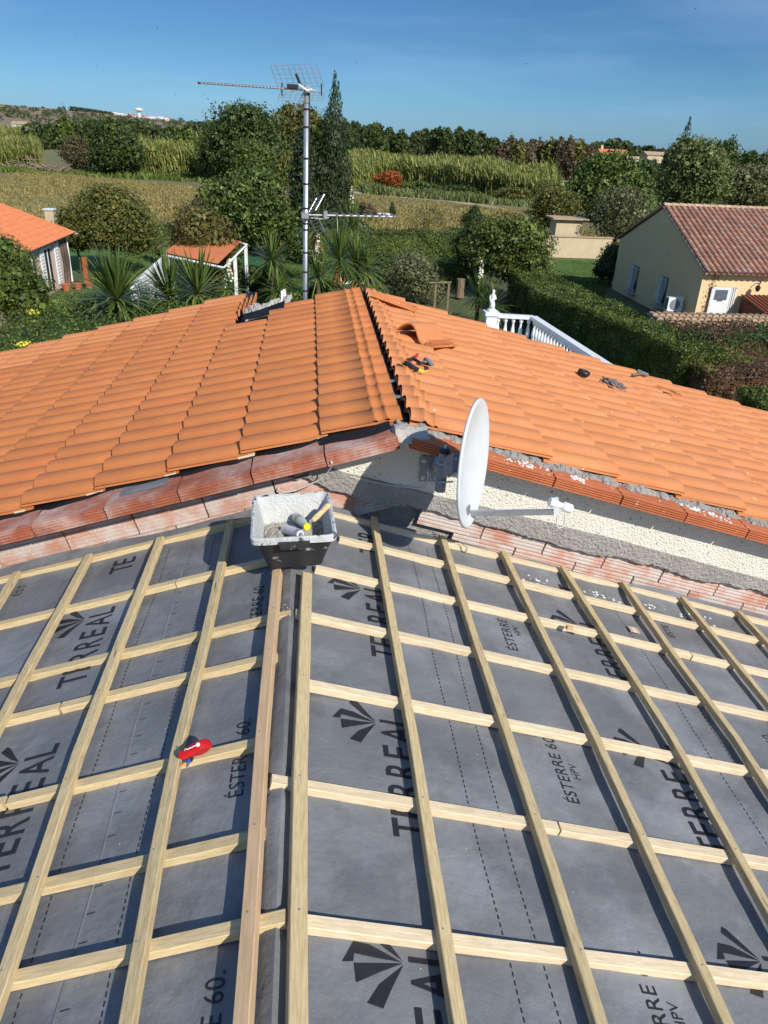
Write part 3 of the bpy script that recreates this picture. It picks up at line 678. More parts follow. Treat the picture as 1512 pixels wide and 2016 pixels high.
# exposed hollow bricks under them
def hbrick(L, H, s, a, ribs=9):
    U = Vector((s * cos(a), 0, -sin(a))); N = Vector((s * sin(a), 0, cos(a))); V = Vector((0, 1, 0)); sec = [(.06, 0), (.006, 0)]
    for k in range(ribs):
        z0 = H * (k + .1) / ribs; z1 = H * (k + .6) / ribs; sec += [(0, z0), (0, z1), (.006, z1 + H * .08 / ribs), (.006, z0 + H * .9 / ribs)]
    sec += [(.06, H)]; n = len(sec); vs = [U * u + V * v + N * w for u in (0, L) for v, w in sec]
    fs = [(k, (k + 1) % n, (k + 1) % n + n, k + n) for k in range(n)] + [tuple(range(n)), tuple(range(2 * n - 1, n - 1, -1))]
    me = mesh('hollow_brick', vs, fs, hbrick_m); bm = bmesh.new(); bm.from_mesh(me); bmesh.ops.recalc_face_normals(bm, faces=bm.faces); bm.to_mesh(me); bm.free(); return me
hl = hbrick(.375, .195, -1, aL); hr = hbrick(.375, .195, 1, aR)
for row in range(2):
    for k in range(12):
        off = -.05 + .385 * k + .19 * row; p = Vector((AX - off * cos(aL), 3.618 + random.uniform(-.003, .003), CZ - off * sin(aL))) - Vector((-sin(aL), 0, cos(aL))) * (.20 * (row + 1))
        link('hollow_brick', hl, villa, Matrix.Translation(p))
    for k in range(17):
        off = .12 + .385 * k + .17 * row; base = -.36 if row == 0 else -.565
        p = Vector((AX + off * cos(aR), 3.618 + random.uniform(-.003, .003), CZ - off * sin(aR))) + Vector((0, 0, -.49 - .205 * row + .0 * off))
        link('hollow_brick', hr, villa, Matrix.Translation(p))
for k in range(5):
    p = Vector((AX - .12 + .385 * k * cos(aR), 3.622, CZ - .385 * k * sin(aR) - .28)); link('hollow_brick', hr, villa, Matrix.Translation(p))
# core walls of both wings
def gable_body(name, xs, zf, y0, y1, m, parent):
    pts = [(xs[0], y0, G)] + [(x, y0, zf(x)) for x in xs] + [(xs[-1], y0, G)]
    B().prism(pts, (0, y1 - y0, 0)).obj(name, m, parent)
gable_body('gable_wall', [-5.0, AX, 6.6], lambda x: cz(x, .02), 3.66, 7.2, mortar_m, villa)
gable_body('wing_wall', [-5.0, -.7], lambda x: cz(x, .0), 7.21, 8.6, render_m, villa)
gable_body('house_wall', [-4.4, X0, 4.8], lambda x: P0(x, -.12), -1.5, 3.60, render_m, roof)
# broken far corner: film and mortar stump at the gap in the left slope
strip('torn_film', np.arange(-.62, -.22, .02), lambda x: [(x, 7.02 + .03 * sin(x * 30), roofz(x, -.02)), (x, 7.15, roofz(x, .02 + .10 * max(0, (x + .5)) )), (x, 7.3, roofz(x, -.02))], film_m, villa)
lumpy('broken_mortar', [(-.64, 7.35, roofz(-.64, -.03)), (-.32, 7.35, roofz(-.32, -.02)), (-.18, 7.32, roofz(-.18, .0))], .2, .06, concrete_m, villa, 9, 30, .5)
lumpy('broken_mortar', [(-.285, 7.34, roofz(-.285, -.03)), (-.225, 7.34, roofz(-.225, -.03))], .07, .15, plaster_m, villa, 12, 8, .3)
for k in range(4):
    for j in range(3):
        M = Matrix.Translation(Vector((-.69 + .045 * k, 7.35 + j * .2, roofz(-.69 + .045 * k, -.03 + .012 * k))))
        B().add([M @ Vector(v) for v in [(0, 0, 0), (.012, 0, 0), (.012, .17, 0), (0, .17, 0), (0, .02, .055), (.012, .02, .055), (.012, .15, .055), (0, .15, .055)]], [(0, 1, 5, 4), (1, 2, 6, 5), (2, 3, 7, 6), (3, 0, 4, 7), (4, 5, 6, 7)]).obj('tile_rib', tile_m, villa)

# ------------------------------------------------------------------ satellite dish
def dish():
    Yd = 3.06; c = at(936, 914, Yd); t = thing('satellite_dish', c, 'white satellite dish on a grey wall bracket casting a round shadow on the gable', 'satellite dish')
    bdir = R_(25.5); tilt = R_(3)
    n = Vector((cos(bdir) * cos(tilt), -sin(bdir) * cos(tilt), sin(tilt))); v = (Vector((0, 0, 1)) - n * n.z).normalized(); w = n.cross(v)
    a, bb, dep = .290, .262, .045
    V = []; Fs = []; NR, NT = 10, 48
    for side in (0, 1):
        for i in range(NR + 1):
            r = i / NR
            for k in range(NT):
                th = 2 * pi * k / NT
                V.append(c + v * (a * r * cos(th)) + w * (bb * r * sin(th)) + n * (dep * r * r - dep - (.006 if side else 0)))
    # rolled rim
    for q, (rr, dn) in enumerate(((1.02, .0), (1.035, -.006), (1.03, -.014), (1.0, -.014))):
        for k in range(NT):
            th = 2 * pi * k / NT; V.append(c + v * (a * rr * cos(th)) + w * (bb * rr * sin(th)) + n * dn)
    def ring(o, i): return o + i * NT
    o2 = (NR + 1) * NT
    for i in range(NR):
        for k in range(NT):
            k2 = (k + 1) % NT
            Fs.append((ring(0, i) + k, ring(0, i) + k2, ring(0, i + 1) + k2, ring(0, i + 1) + k)); Fs.append((ring(o2, i) + k2, ring(o2, i) + k, ring(o2, i + 1) + k, ring(o2, i + 1) + k2))
    o3 = 2 * o2; seq = [ring(0, NR), o3, o3 + NT, o3 + 2 * NT, o3 + 3 * NT, ring(o2, NR)]
    for q in range(5):
        for k in range(NT): k2 = (k + 1) % NT; Fs.append((seq[q] + k, seq[q] + k2, seq[q + 1] + k2, seq[q + 1] + k))
    obj('reflector', V, Fs, dish_m, t, smooth=True)
    # label plate on the lower face
    lc = c - v * .215 + n * (.002) + w * .02
    # small maker plate of plain grey stripes
    b = B()
    lp = c - v * .225 + w * .02
    for i in range(5): b.box(lp - w * (-.035 + .011 * i) - n * .014, (.0075, .052, .003), (w, v, n))
    b.obj('maker_plate', greysteel_m, t)
    # bracket behind
    pole = B(); pt_ = at(876, 886, 3.22); pb_ = at(866, 966, 3.22); pole.tube([pb_, pt_], .026, 16); pole.obj('pole', greysteel_m, t, smooth=False)
    B().lathe(pt_, [(.028, -.012), (.028, .004), (.02, .010)], 14, (pt_ - pb_)).obj('pole_cap', black_m, t)
    B().lathe(pt_, [(.006, .010), (.006, .024)], 8, (pt_ - pb_)).obj('cap_bolt', white_p, t)
    pc = at(846, 922, 3.595); B().box(pc + Vector((0, -.004, 0)), (.105, .008, .145)).obj('wall_plate', greysteel_m, t)
    for dx, dz in ((-.035, .05), (-.035, -.05), (.038, .05), (.038, -.05)):
        B().lathe(pc + Vector((dx, -.008, dz)), [(.014, 0), (.014, .003), (.007, .004), (.007, .012)], 10, (0, -1, 0)).obj('bolt', galv_m, t)
    mid = (pt_ + pb_) / 2
    B().tube([pc + Vector((.02, -.01, 0)), Vector((mid.x - .005, 3.34, mid.z - .0)), mid + Vector((0, .02, -.01))], .019, 10).obj('stand_off_arm', greysteel_m, t)
    back = c - n * .075; d = (back - mid)
    B().box(mid + d * .62 + Vector((0, .01, .0)), (d.length * .62, .05, .10), (d.normalized(), Vector((0, 0, 1)).cross(d.normalized()).normalized(), Vector((0, 0, 1)))).obj('clamp_bracket', greysteel_m, t)
    for dz in (-.045, .045):
        for s_ in (-.5, 0, .3): B().lathe(mid + d * (.62 + s_ * .4) + Vector((0, -.018, dz * .8)), [(.009, -.004), (.009, .004), (.005, .008)], 6, (0, -1, 0)).obj('clamp_bolt', galv_m, t)
        B().tube([mid + Vector((-.03, 0, dz)), mid + Vector((-.02, -.03, dz)), mid + Vector((.01, -.033, dz)), mid + Vector((.05, -.03, dz))], .004, 6).obj('u_bolt', galv_m, t)
    # LNB arm
    e0 = c - v * .250 - n * .02; e1 = at(1090, 1008, 2.93)
    d = (e1 - e0).normalized(); sY = Vector((0, 0, 1)).cross(d).normalized(); sZ = d.cross(sY)
    B().box((e0 + e1) / 2, ((e1 - e0).length, .018, .024), (d, sY, sZ)).obj('feed_arm', alu_m, t)
    h0 = e1 - d * .0; hc = at(1096, 996, 2.93)
    B().box(hc, (.018, .03, .075), (d, sY, sZ)).obj('feed_clamp', white_p, t)
    a0 = at(1083, 988, 2.93); a1 = at(1124, 1002, 2.93); ax = (a1 - a0).normalized()
    lb = B(); lb.lathe(a0 - ax * .004, [(.0, 0), (.020, .001), (.023, .02), (.019, .032), (.014, .05), (.014, .066), (.020, .07), (.022, .075), (.022, .112), (.012, .118), (.0, .12)], 16, ax); lb.obj('feed_head', white_p, t, smooth=False)
    p1, p2 = at(1097, 1018, 2.93), at(1112, 1012, 2.93)
    B().tube([p1, at(1096, 1033, 2.93), at(1100, 1040, 2.93), at(1107, 1038, 2.93), at(1112, 1026, 2.93), p2], .0035, 6).obj('feed_cable', cable_m, t)
    B().tube([at(852, 955, 3.3), at(846, 935, 3.4), at(842, 925, 3.5), at(842, 945, 3.56), at(838, 958, 3.588), at(820, 962, 3.59), at(780, 957, 3.59), at(735, 949, 3.59), at(690, 938, 3.59)], .0032, 6).obj('aerial_cable', cable_m, t)
    for p in ((776, 957), (822, 962), (853, 981)):
        pass
dish()
o = B().tube([at(652, 908, 3.43), at(654, 916, 3.46), at(645, 930, 3.50), at(628, 945, 3.52), at(603, 957, 3.55), at(580, 966, 3.56), at(560, 969, 3.57), at(546, 965, 3.59), at(550, 960, 3.6)], .0042, 7).obj('cable', cable_m, None, smooth=True)
tag(o, 'loose white cable looping out of the brick wall just behind the mortar tub', 'cable')

# ------------------------------------------------------------------ mortar tub and what lies in it
def tub():
    t = thing('mortar_tub', (-.085, 2.87, -1.668), 'black rubber mortar tub caked white inside, resting on the ridge battens', 'tub')
    zb = -1.668; zt = -1.475
    # rim corners (world) front-left, front-right, back-right, back-left, slightly turned
    rim = [Vector((-.245, 2.655, zt)), Vector((.108, 2.69, zt)), Vector((.085, 3.10, zt + .01)), Vector((-.262, 3.06, zt + .01))]
    bot = [Vector((-.185, 2.76, zb)), Vector((.050, 2.785, zb)), Vector((.038, 3.02, zb)), Vector((-.19, 2.995, zb))]
    def loop(cs, r, n=5):
        out = []
        for i in range(4):
            p = cs[i]; a = (cs[i - 1] - p).normalized(); b_ = (cs[(i + 1) % 4] - p).normalized()
            A_, B_ = p + a * r, p + b_ * r
            for k in range(n + 1):
                s = k / n; out.append(A_ * (1 - s) ** 2 + p * 2 * s * (1 - s) + B_ * s * s)
        return out
    def ins(cs, d):
        c = sum(cs, Vector()) / 4; return [p + (c - p).normalized() * d for p in cs]
    rings = lambda ls: ls
    def skin(loops, closed_bottom=False):
        n = len(loops[0]); vs = [p for l in loops for p in l]; fs = [(i * n + k, i * n + (k + 1) % n, (i + 1) * n + (k + 1) % n, (i + 1) * n + k) for i in range(len(loops) - 1) for k in range(n)]
        if closed_bottom: fs.append(tuple(range((len(loops) - 1) * n, len(loops) * n)))
        return vs, fs
    down = Vector((0, 0, -1))
    o1 = loop(ins(rim, .014), .035); o2 = loop(bot, .03)
    mid = [o1[i].lerp(o2[i], .5) for i in range(len(o1))]
    vs, fs = skin([[p + down * .02 for p in o1], mid, o2], True); B().add(vs, fs).obj('shell', tub_m, t)
    i1 = loop(ins(rim, .026), .03); i2 = [p + Vector((0, 0, .008)) for p in loop(ins(bot, .006), .03)]
    lo = []
    for k in range(6):
        s = k / 5; lo.append([i1[i].lerp(i2[i], s) for i in range(len(i1))])
    vs, fs = skin(lo, True); B().add(vs, fs).obj('lining', tubin_m, t)
    ra = loop(rim, .04); rb = [p + down * .024 for p in ra]; rc = [p + Vector((0, 0, .004)) for p in loop(ins(rim, .012), .035)]
    vs, fs = skin([[p + down * .024 for p in loop(ins(rim, .01), .036)], rb, ra, rc, i1]); B().add(vs, fs).obj('rim', tubrim_m, t)
    # handle lip in front
    f0, f1 = rim[0].lerp(rim[1], .32), rim[0].lerp(rim[1], .68); X = (f1 - f0)
    B().hexa([f0 + Vector((.01, -.012, -.042)), f1 + Vector((-.01, -.012, -.042)), f1 + Vector((-.01, .012, -.036)), f0 + Vector((.01, .012, -.036)), f0 + Vector((0, -.014, -.012)), f1 + Vector((0, -.014, -.012)), f1 + Vector((0, .01, -.012)), f0 + Vector((0, .01, -.012))]).obj('handle', tub_m, t)
    # dry mortar heap
    n = 26; V = []; r = random.Random(5); c4 = lambda a, b_: (lo[3][0] * 0)
    cs = ins([bot[i].lerp(rim[i], .52) for i in range(4)], .028)
    for j in range(n):
        for i in range(n):
            u, v_ = i / (n - 1), j / (n - 1); p = cs[0].lerp(cs[1], u).lerp(cs[3].lerp(cs[2], u), v_)
            h = .032 * math.exp(-((u - .3) ** 2 + (v_ - .55) ** 2) / .06) + .018 * math.exp(-((u - .62) ** 2 + (v_ - .7) ** 2) / .03) - .03 * math.exp(-((u - .5) ** 2 + (v_ - .2) ** 2) / .02) - .035 * math.exp(-((u - .9) ** 2 + (v_ - .35) ** 2) / .05) - .02 * math.exp(-((u - .12) ** 2 + (v_ - .35) ** 2) / .004)
            V.append((p.x, p.y, zb + .085 + h + r.uniform(-.006, .006)))
    B().add(V, [(j * n + i, j * n + i + 1, (j + 1) * n + i + 1, (j + 1) * n + i) for j in range(n - 1) for i in range(n - 1)]).obj('mortar_heap', drymortar_m, t)
tub()
def can():
    a, b_ = Vector((-.115, 2.895, -1.548)), Vector((-.045, 2.765, -1.506)); ax = (b_ - a).normalized(); L = (b_ - a).length
    t = thing('spray_can', a, 'white aerosol can with red print lying in the mortar tub', 'spray can')
    lab = mat('can_label', (.62, .60, .62), (.62, .60, .62), rough=.35, scale=3, c3=(.55, .03, .05), c3_scale=26, c3_thr=.6, c3_soft=.02)
    B().lathe(a, [(.019, 0), (.021, .004), (.021, L - .012), (.017, L)], 18, ax).obj('body', lab, t, smooth=False)
    B().lathe(b_, [(.022, -.012), (.023, -.009), (.020, .0), (.016, .0), (.010, -.003), (.009, .004), (.005, .010), (.0045, .018), (.0, .018)], 16, ax).obj('valve', galv_m, t)
    B().lathe(a, [(.0, -.004), (.016, -.003), (.019, .002)], 16, ax).obj('base', plaster_m, t)
can()
def bottle():
    a, b_ = Vector((-.070, 3.01, -1.545)), Vector((-.018, 2.85, -1.515)); ax = (b_ - a).normalized(); L = (b_ - a).length
    t = thing('plastic_bottle', a, 'cloudy plastic bottle with yellow cap lying in the mortar tub', 'bottle')
    B().lathe(a, [(.0, 0), (.018, .004), (.021, .015), (.021, .09), (.018, .125), (.015, L - .02), (.014, L - .014)], 18, ax).obj('body', clear_m, t, smooth=False)
    B().lathe(a, [(.0215, .045), (.0215, .085)], 18, ax).obj('label_band', mat('bottle_label', (.35, .38, .25), rough=.6, scale=20), t)
    B().lathe(a, [(.016, L - .016), (.0165, L - .002), (.0145, L + .003), (.0, L + .003)], 18, ax).obj('cap', yel_m, t)
bottle()
def trowel():
    a, b_ = Vector((-.01, 2.91, -1.535)), Vector((.085, 2.955, -1.455)); t = thing('trowel', a, 'wooden handled trowel leaning on the right rim of the mortar tub', 'trowel')
    ax = (b_ - a).normalized(); L = (b_ - a).length
    B().lathe(a + ax * .02, [(.006, 0), (.012, .006), (.014, .03), (.012, .06), (.015, .09), (.014, L - .035), (.008, L - .025)], 12, ax).obj('handle', wood_y, t, smooth=False)
    B().tube([a + ax * .025, a, a + Vector((-.03, -.01, -.014))], .0045, 8).obj('tang', greysteel_m, t)
    p = a + Vector((-.03, -.01, -.014)); B().hexa([p + Vector(q) for q in [(0, -.03, 0), (.0, .03, 0), (-.12, .004, -.012), (-.12, -.004, -.012), (0, -.03, .002), (0, .03, .002), (-.12, .004, -.010), (-.12, -.004, -.010)]]).obj('blade', greysteel_m, t)
trowel()

# ------------------------------------------------------------------ chalk line reel
def reel():
    c = Vector((-.352, 1.80, P0(-.352, .020))); t = thing('chalk_line_reel', c, 'red chalk line reel with blue cap lying where two left battens cross', 'chalk reel')
    X = Vector((.93, .36, .16)).normalized(); Yv = Vector((-.30, .85, .35)); Yv = (Yv - X * X.dot(Yv)).normalized(); Z = X.cross(Yv); Z = Z if Z.z > 0 else -Z
    # teardrop outline extruded with rounded edges, standing half on its side
    out = []
    for k in range(28):
        th = 2 * pi * k / 28; r = .026 + .030 * max(0, -cos(th)) ** 2.2
        out.append((cos(th) * (r + .012), sin(th) * .025 * (1 - .45 * max(0, -cos(th)))))
    V = []; lv = [(-.017, .80), (-.013, .94), (-.006, 1), (.006, 1), (.013, .94), (.017, .80)]
    for h, s in lv:
        for x, y in out: V.append(c + X * x * s + Z * (y * s + .012) - Yv * h * .9)
    n = len(out); F_ = [(i * n + k, i * n + (k + 1) % n, (i + 1) * n + (k + 1) % n, (i + 1) * n + k) for i in range(len(lv) - 1) for k in range(n)] + [tuple(range(n)), tuple(range(5 * n, 6 * n))]
    B().add(V, F_).obj('case', red_m, t, smooth=False)
    k0 = c + X * .004 + Z * .036
    B().tube([k0 - X * .048, k0 - X * .045 + Z * .01, k0 - X * .040, k0 - X * .01 + Z * .003], .0016, 6).obj('crank_link', white_p, t)
    B().lathe(k0 - X * .006 + Z * -.002, [(.006, 0), (.007, .005), (.004, .009)], 12, Z).obj('crank_knob', white_p, t)
    p = c - X * .036 - Yv * .010 - Z * .004
    B().lathe(p, [(.013, 0), (.013, .008), (.009, .010)], 14, (-Yv * .6 - X * .5 + Z * .2)).obj('stopper', black_m, t)
    B().lathe(p + (-Yv * .6 - X * .5).normalized() * .008, [(.008, 0), (.0075, .010), (.003, .013)], 12, (-Yv * .6 - X * .5 + Z * .1)).obj('filler_cap', blue_m, t)
    q = p + Vector((-.004, -.026, -.004)); B().box(q, (.009, .020, .003), (X, Vector((0, 1, 0)), Z)).obj('line_hook', galv_m, t)
    B().tube([q, q + Vector((-.012, .006, 0)), q + Vector((-.022, -.006, -.004)), q + Vector((-.018, .012, -.001))], .0012, 5).obj('line', orange_m, t)
reel()

# ------------------------------------------------------------------ things lying on the right slope
Un = Vector((UR, 0, 1)).normalized(); Ux = Vector((cos(aR), 0, -sin(aR))); Uy = Vector((0, 1, 0))
def on_r(x, y, h=0): return Vector((x, y, roofz(x, 0))) + Un * h
def loose_tile():
    p = on_r(.70, 5.62, .012); t = thing('loose_tile', p, 'loose S shaped orange roof tile lying tilted beside the ridge gap', 'roof tile')
    X = (Ux * .78 - Uy * .62).normalized(); Yv = Un.cross(X); prof = []
    for k in range(17):
        s = k / 16; prof.append((.36 * s, .085 * sin(pi * min(1, s / .60)) if s < .60 else -.025 * sin(pi * (s - .6) / .4) + .0))
    V = []; n = len(prof)
    for v in (0, .22, .40):
        for x, z in prof: V.append(p + X * x * .95 + Yv * (v - .12) + Un * (z + .02))
    for v in (0, .22, .40):
        for x, z in prof: V.append(p + X * x * .95 + Yv * (v - .12) + Un * (z + .006))
    F_ = [(i * n + k, i * n + k + 1, (i + 1) * n + k + 1, (i + 1) * n + k) for i in (0, 1, 3, 4) for k in range(n - 1)]
    F_ += [(k, k + 1, 3 * n + k + 1, 3 * n + k) for k in range(n - 1)] + [(2 * n + k, 2 * n + k + 1, 5 * n + k + 1, 5 * n + k) for k in range(n - 1)]
    for q in (0, n - 1): F_ += [(i * n + q, (i + 1) * n + q, (i + 4) * n + q, (i + 3) * n + q) for i in (0, 1)]
    B().add(V, F_).obj('body', tile_r, t)
    for k in range(3): B().box(p + X * (.335 - .028 * k) + Yv * .08 + Un * (.012 + .009 * k), (.007, .36, .016), (X, Yv, Un)).obj('interlock_rib', tile_m, t)
    B().box(p + X * .30 - Yv * .11 + Un * .01, (.06, .02, .025), (X, Yv, Un)).obj('nib', tile_m, t)
loose_tile()
def flat_tile():
    p = on_r(.60, 6.72, .03); t = thing('ridge_batten_tile', p, 'long flat piece of orange tile laid across the far end of the right slope', 'roof tile')
    X = (Ux * .95 - Uy * .30).normalized(); Yv = Un.cross(X)
    B().box(p + X * .15, (.40, .13, .022), (X, Yv, Un)).obj('body', tile_r, t)
    for s in (-.055, .055): B().box(p + X * .15 + Yv * s + Un * .014, (.40, .014, .012), (X, Yv, Un)).obj('edge_rib', tile_r, t)
    B().box(p + X * .32 + Un * .014, (.03, .1, .02), (X, Yv, Un)).obj('nib', tile_m, t)
flat_tile()
def nippers():
    p = on_r(.62, 4.62, .02); t = thing('tile_nippers', p, 'tile nippers with orange handle and red tip lying beside the ridge gap', 'hand tool')
    def q(u, v, h=.03):
        d = CF * F_PX + CR * (u - 756) - CU * (v - 1008); n_ = Vector((UR, 0, 1)); return d * ((RZ + RX * UR + h) / d.dot(n_))
    f = lambda a, b_: (680 + a / 4.2, 550 + b_ / 4.2)
    B().tube([q(*f(485, 685)), q(*f(500, 690)), q(*f(560, 730)), q(*f(610, 750))], [.018, .019, .015, .011], 10).obj('handle', black_m, t)
    B().tube([q(*f(478, 680)), q(*f(505, 692))], [.017, .0205], 10).obj('handle_end', orange_m, t)
    B().tube([q(*f(608, 750)), q(*f(655, 768))], [.010, .006], 8).obj('ferrule', yel_m, t)
    B().tube([q(*f(510, 662)), q(*f(560, 655)), q(*f(620, 690)), q(*f(700, 705))], [.008, .012, .010, .010], 8).obj('jaw', black_m, t)
    B().tube([q(*f(570, 650)), q(*f(595, 622))], [.012, .010], 8).obj('red_grip', red_m, t)
    b = B(); a0, a1, a2, a3 = [q(*f(*w), .045) for w in ((650, 655), (680, 660), (730, 718), (705, 722))]
    b.hexa([a3, a2, a1, a0] + [w + Un * .012 for w in (a3, a2, a1, a0)]); b.obj('steel_head', greysteel_m, t)
    B().tube([q(*f(640, 690)), q(*f(655, 660))], .009, 8).obj('pivot_arm', greysteel_m, t)
nippers()
o = B()
c = on_r(2.33, 6.07, .03)
V = []; N_, K_ = 18, 6
for i in range(N_):
    for k in range(K_):
        a, b_ = 2 * pi * i / N_, 2 * pi * k / K_; r = .042 + .015 * cos(b_); V.append(c + Ux * cos(a) * r + Uy * sin(a) * r + Un * sin(b_) * .022)
o.add(V, [(i * K_ + k, ((i + 1) % N_) * K_ + k, ((i + 1) % N_) * K_ + (k + 1) % K_, i * K_ + (k + 1) % K_) for i in range(N_) for k in range(K_)])
tag(o.obj('tape_roll', black_m, None, smooth=True), 'small black roll of tape lying on the right tiled slope', 'tape roll')
def rag():
    c = on_r(2.57, 5.98, .01); bm = bmesh.new(); bmesh.ops.create_icosphere(bm, subdivisions=4, radius=1)
    for v in bm.verts:
        d = v.co.copy(); n_ = 1 + .28 * sin(d.x * 7 + 1) * sin(d.y * 6) + .15 * sin(d.z * 9 + d.x * 11)
        q = d * n_; v.co = c + (Ux * .8 - Uy * .6) * q.x * .10 + (Uy * .8 + Ux * .6) * q.y * .042 + Un * (max(q.z, -.2) * .04 + .01)
    me = bpy.data.meshes.new('rag'); bm.to_mesh(me); bm.free(); me.materials.append(mat('grey_rag', (.24, .21, .20), (.13, .11, .11), rough=.95, scale=24, bump=.01, bscale=60)); me.shade_smooth()
    tag(link('crumpled_rag', me), 'crumpled grey work glove lying on the right tiled slope', 'work glove')
rag()
def pipe():
    p = on_r(3.17, 6.85, .0); t = thing('hammer', p, 'hammer with dark wooden handle lying near the far edge of the right slope', 'hammer')
    B().tube([on_r(3.06, 6.72, .03), on_r(3.24, 6.9, .04)], [.012, .014], 10).obj('handle', post_m, t)
    B().tube([on_r(3.20, 6.93, .045), on_r(3.28, 6.86, .045)], .02, 10).obj('head', greysteel_m, t)
pipe()
def shard():
    c = on_r(3.36, 6.46, .012); poly = [(-.15, .04), (.0, .02), (.03, -.02), (.045, -.10), (-.0, -.07), (-.03, -.02)]
    o = B().prism([c + Ux * a + Uy * b_ + Un * .02 for a, b_ in poly], Un * .014).obj('tile_shard', tile_m, None)
    tag(o, 'broken orange tile shard lying at the right end of the slope', 'tile shard')
shard()
o = B().box(Vector((1.228, 2.836, P0(1.228, .012))) + Vector((0, 0, -.0)), (.03, .022, .018), (Ux, Uy, Un)).obj('wood_offcut', wood_r, None)
tag(o, 'small brown wood offcut lying against a pale counter batten', 'offcut')
t = thing('cardboard_scrap', (1.668, 3.037, P0(1.668, -.035)), 'striped brown and cream cardboard scrap on the underlay between battens', 'scrap')
N_ = nrm(1)
for k, m_ in enumerate((wood_r, plaster_m, wood_r)):
    B().box(Vector((1.645 + .018 * k, 3.037, P0(1.645 + .018 * k, -.031))), (.0175, .045, .004), (Vector((1, 0, -TR)).normalized(), Uy, N_)).obj('stripe', m_, t)

# ------------------------------------------------------------------ antenna mast
def mast():
    Y = 7.62; base = at(601, 600, Y); top = at(604, 168, Y); t = thing('antenna_mast', base, 'tall galvanised antenna mast with taped cable rising behind the left roof slope', 'antenna mast')
    base2 = base + (base - top).normalized() * 1.2
    B().tube([base2, base, top], .0265, 14).obj('mast_tube', galv_m, t, smooth=True)
    d = (top - base)
    for v in (215, 250, 312, 362, 410, 440, 452, 497, 535, 572):
        p = at(602, v, Y); p = base + d * ((p.z - base.z) / d.z); B().lathe(p, [(.0285, -.008), (.0285, .008)], 14, d).obj('tape_band', black_m, t)
    B().tube([base + Vector((.024, -.018, 0)), base + d * .5 + Vector((.027, -.018, 0)), base + d * .97 + Vector((.024, -.018, 0))], .005, 6).obj('coax_cable', black_m, t)
    # upper corner-reflector yagi
    a = thing('upper_antenna', at(590, 172, Y - .03), 'long upper television antenna with square grid reflector at the mast top', 'antenna')
    tip, root = at(390, 163, Y - .03), at(612, 178, Y - .03)
    ax = (root - tip).normalized()
    B().tube([tip, root + ax * .05], .0075, 8).obj('boom', alu_m, a)
    n = 26
    for k in range(n):
        p = tip + (root - tip) * (.03 + .80 * k / n); e = Vector((.012, .085, .004)); b = B()
        b.tube([p - e + Vector((-.012, 0, .010)), p + e + Vector((.012, 0, -.002))], .0032, 5); b.obj('director', alu_m, a)
    B().lathe(tip - ax * .002, [(.010, 0), (.010, .018)], 8, ax).obj('end_cap', black_m, a)
    B().box(at(576, 170, Y - .05), (.10, .03, .032), (ax, Vector((0, 1, 0)), Vector((0, 0, 1)))).obj('dipole_box', black_m, a)
    def grid(c4, nx, ny, name):
        p00, p10, p11, p01 = c4; b = B()
        for i in range(nx + 1): s = i / nx; b.tube([p00.lerp(p10, s), p01.lerp(p11, s)], .0022, 5)
        for j in range(ny + 1): s = j / ny; b.tube([p00.lerp(p01, s), p10.lerp(p11, s)], .0022, 5)
        b.obj(name, galv_m, a)
    grid([at(532, 129, Y + .02), at(622, 125, Y + .02), at(638, 170, Y + .14), at(548, 172, Y + .14)], 8, 5, 'reflector_grid')
    grid([at(552, 180, Y + .14), at(640, 183, Y + .14), at(636, 198, Y - .05), at(546, 198, Y - .05)], 8, 3, 'reflector_grid')
    for u in (555, 633): B().box(at(u, 177, Y + .12), (.012, .02, .10)).obj('reflector_end', black_m, a)
    B().tube([at(583, 146, Y + .05), at(592, 168, Y + .02)], .013, 8).obj('reflector_arm', black_m, a)
    for u, v in ((585, 196), (592, 192)): B().tube([at(600, 178, Y), at(u - 12, v + 30, Y - .02)], .003, 6).obj('strut', alu_m, a)
    B().box(at(606, 176, Y - .02), (.05, .07, .05)).obj('mast_clamp', alu_m, a)
    for q in ((592, 168, 613, 176),): B().tube([at(588, 166, Y - .06), at(604, 178, Y - .06), at(614, 176, Y - .04)], .008, 8).obj('clamp_arm', white_p, a)
    # lower antenna
    l = thing('lower_antenna', at(610, 424, Y - .03), 'short lower television antenna pointing right with open V reflector', 'antenna')
    r0, r1 = at(597, 423, Y - .04), at(778, 427, Y - .04); ax = (r1 - r0).normalized()
    B().tube([r0, r1], .010, 8).obj('boom', alu_m, l)
    for k in range(9):
        p = r0 + (r1 - r0) * (.36 + .62 * k / 8)
        B().tube([p + Vector((-.016, .09, .016)), p + Vector((.004, 0, .014)), p + Vector((.012, -.09, .012))], .0055, 6).obj('director', alu_m, l)
        B().box(p + Vector((0, 0, .006)), (.02, .02, .014)).obj('element_clip', alu_m, l)
    def ladder(p, q, w):
        b = B(); e = Vector((.035, -.05, .02)); b.tube([p - e, q - e], .0045, 6); b.tube([p + e, q + e], .0045, 6)
        for k in range(6): s = k / 5; b.tube([p.lerp(q, s) - e, p.lerp(q, s) + e], .004, 6)
        b.obj('reflector_wing', galv_m, l)
    ladder(at(614, 417, Y - .05), at(631, 386, Y + .02), .1); ladder(at(617, 428, Y - .05), at(632, 458, Y + .02), .1)
    B().tube([at(612, 429, Y - .05), at(640, 432, Y - .05), at(648, 428, Y - .05)], .006, 6).obj('brace', alu_m, l)
    B().box(at(641, 423, Y - .05), (.035, .05, .07)).obj('dipole_box', alu_m, l)
    B().box(at(601, 424, Y - .03), (.07, .08, .05)).obj('mast_clamp', alu_m, l)
mast()
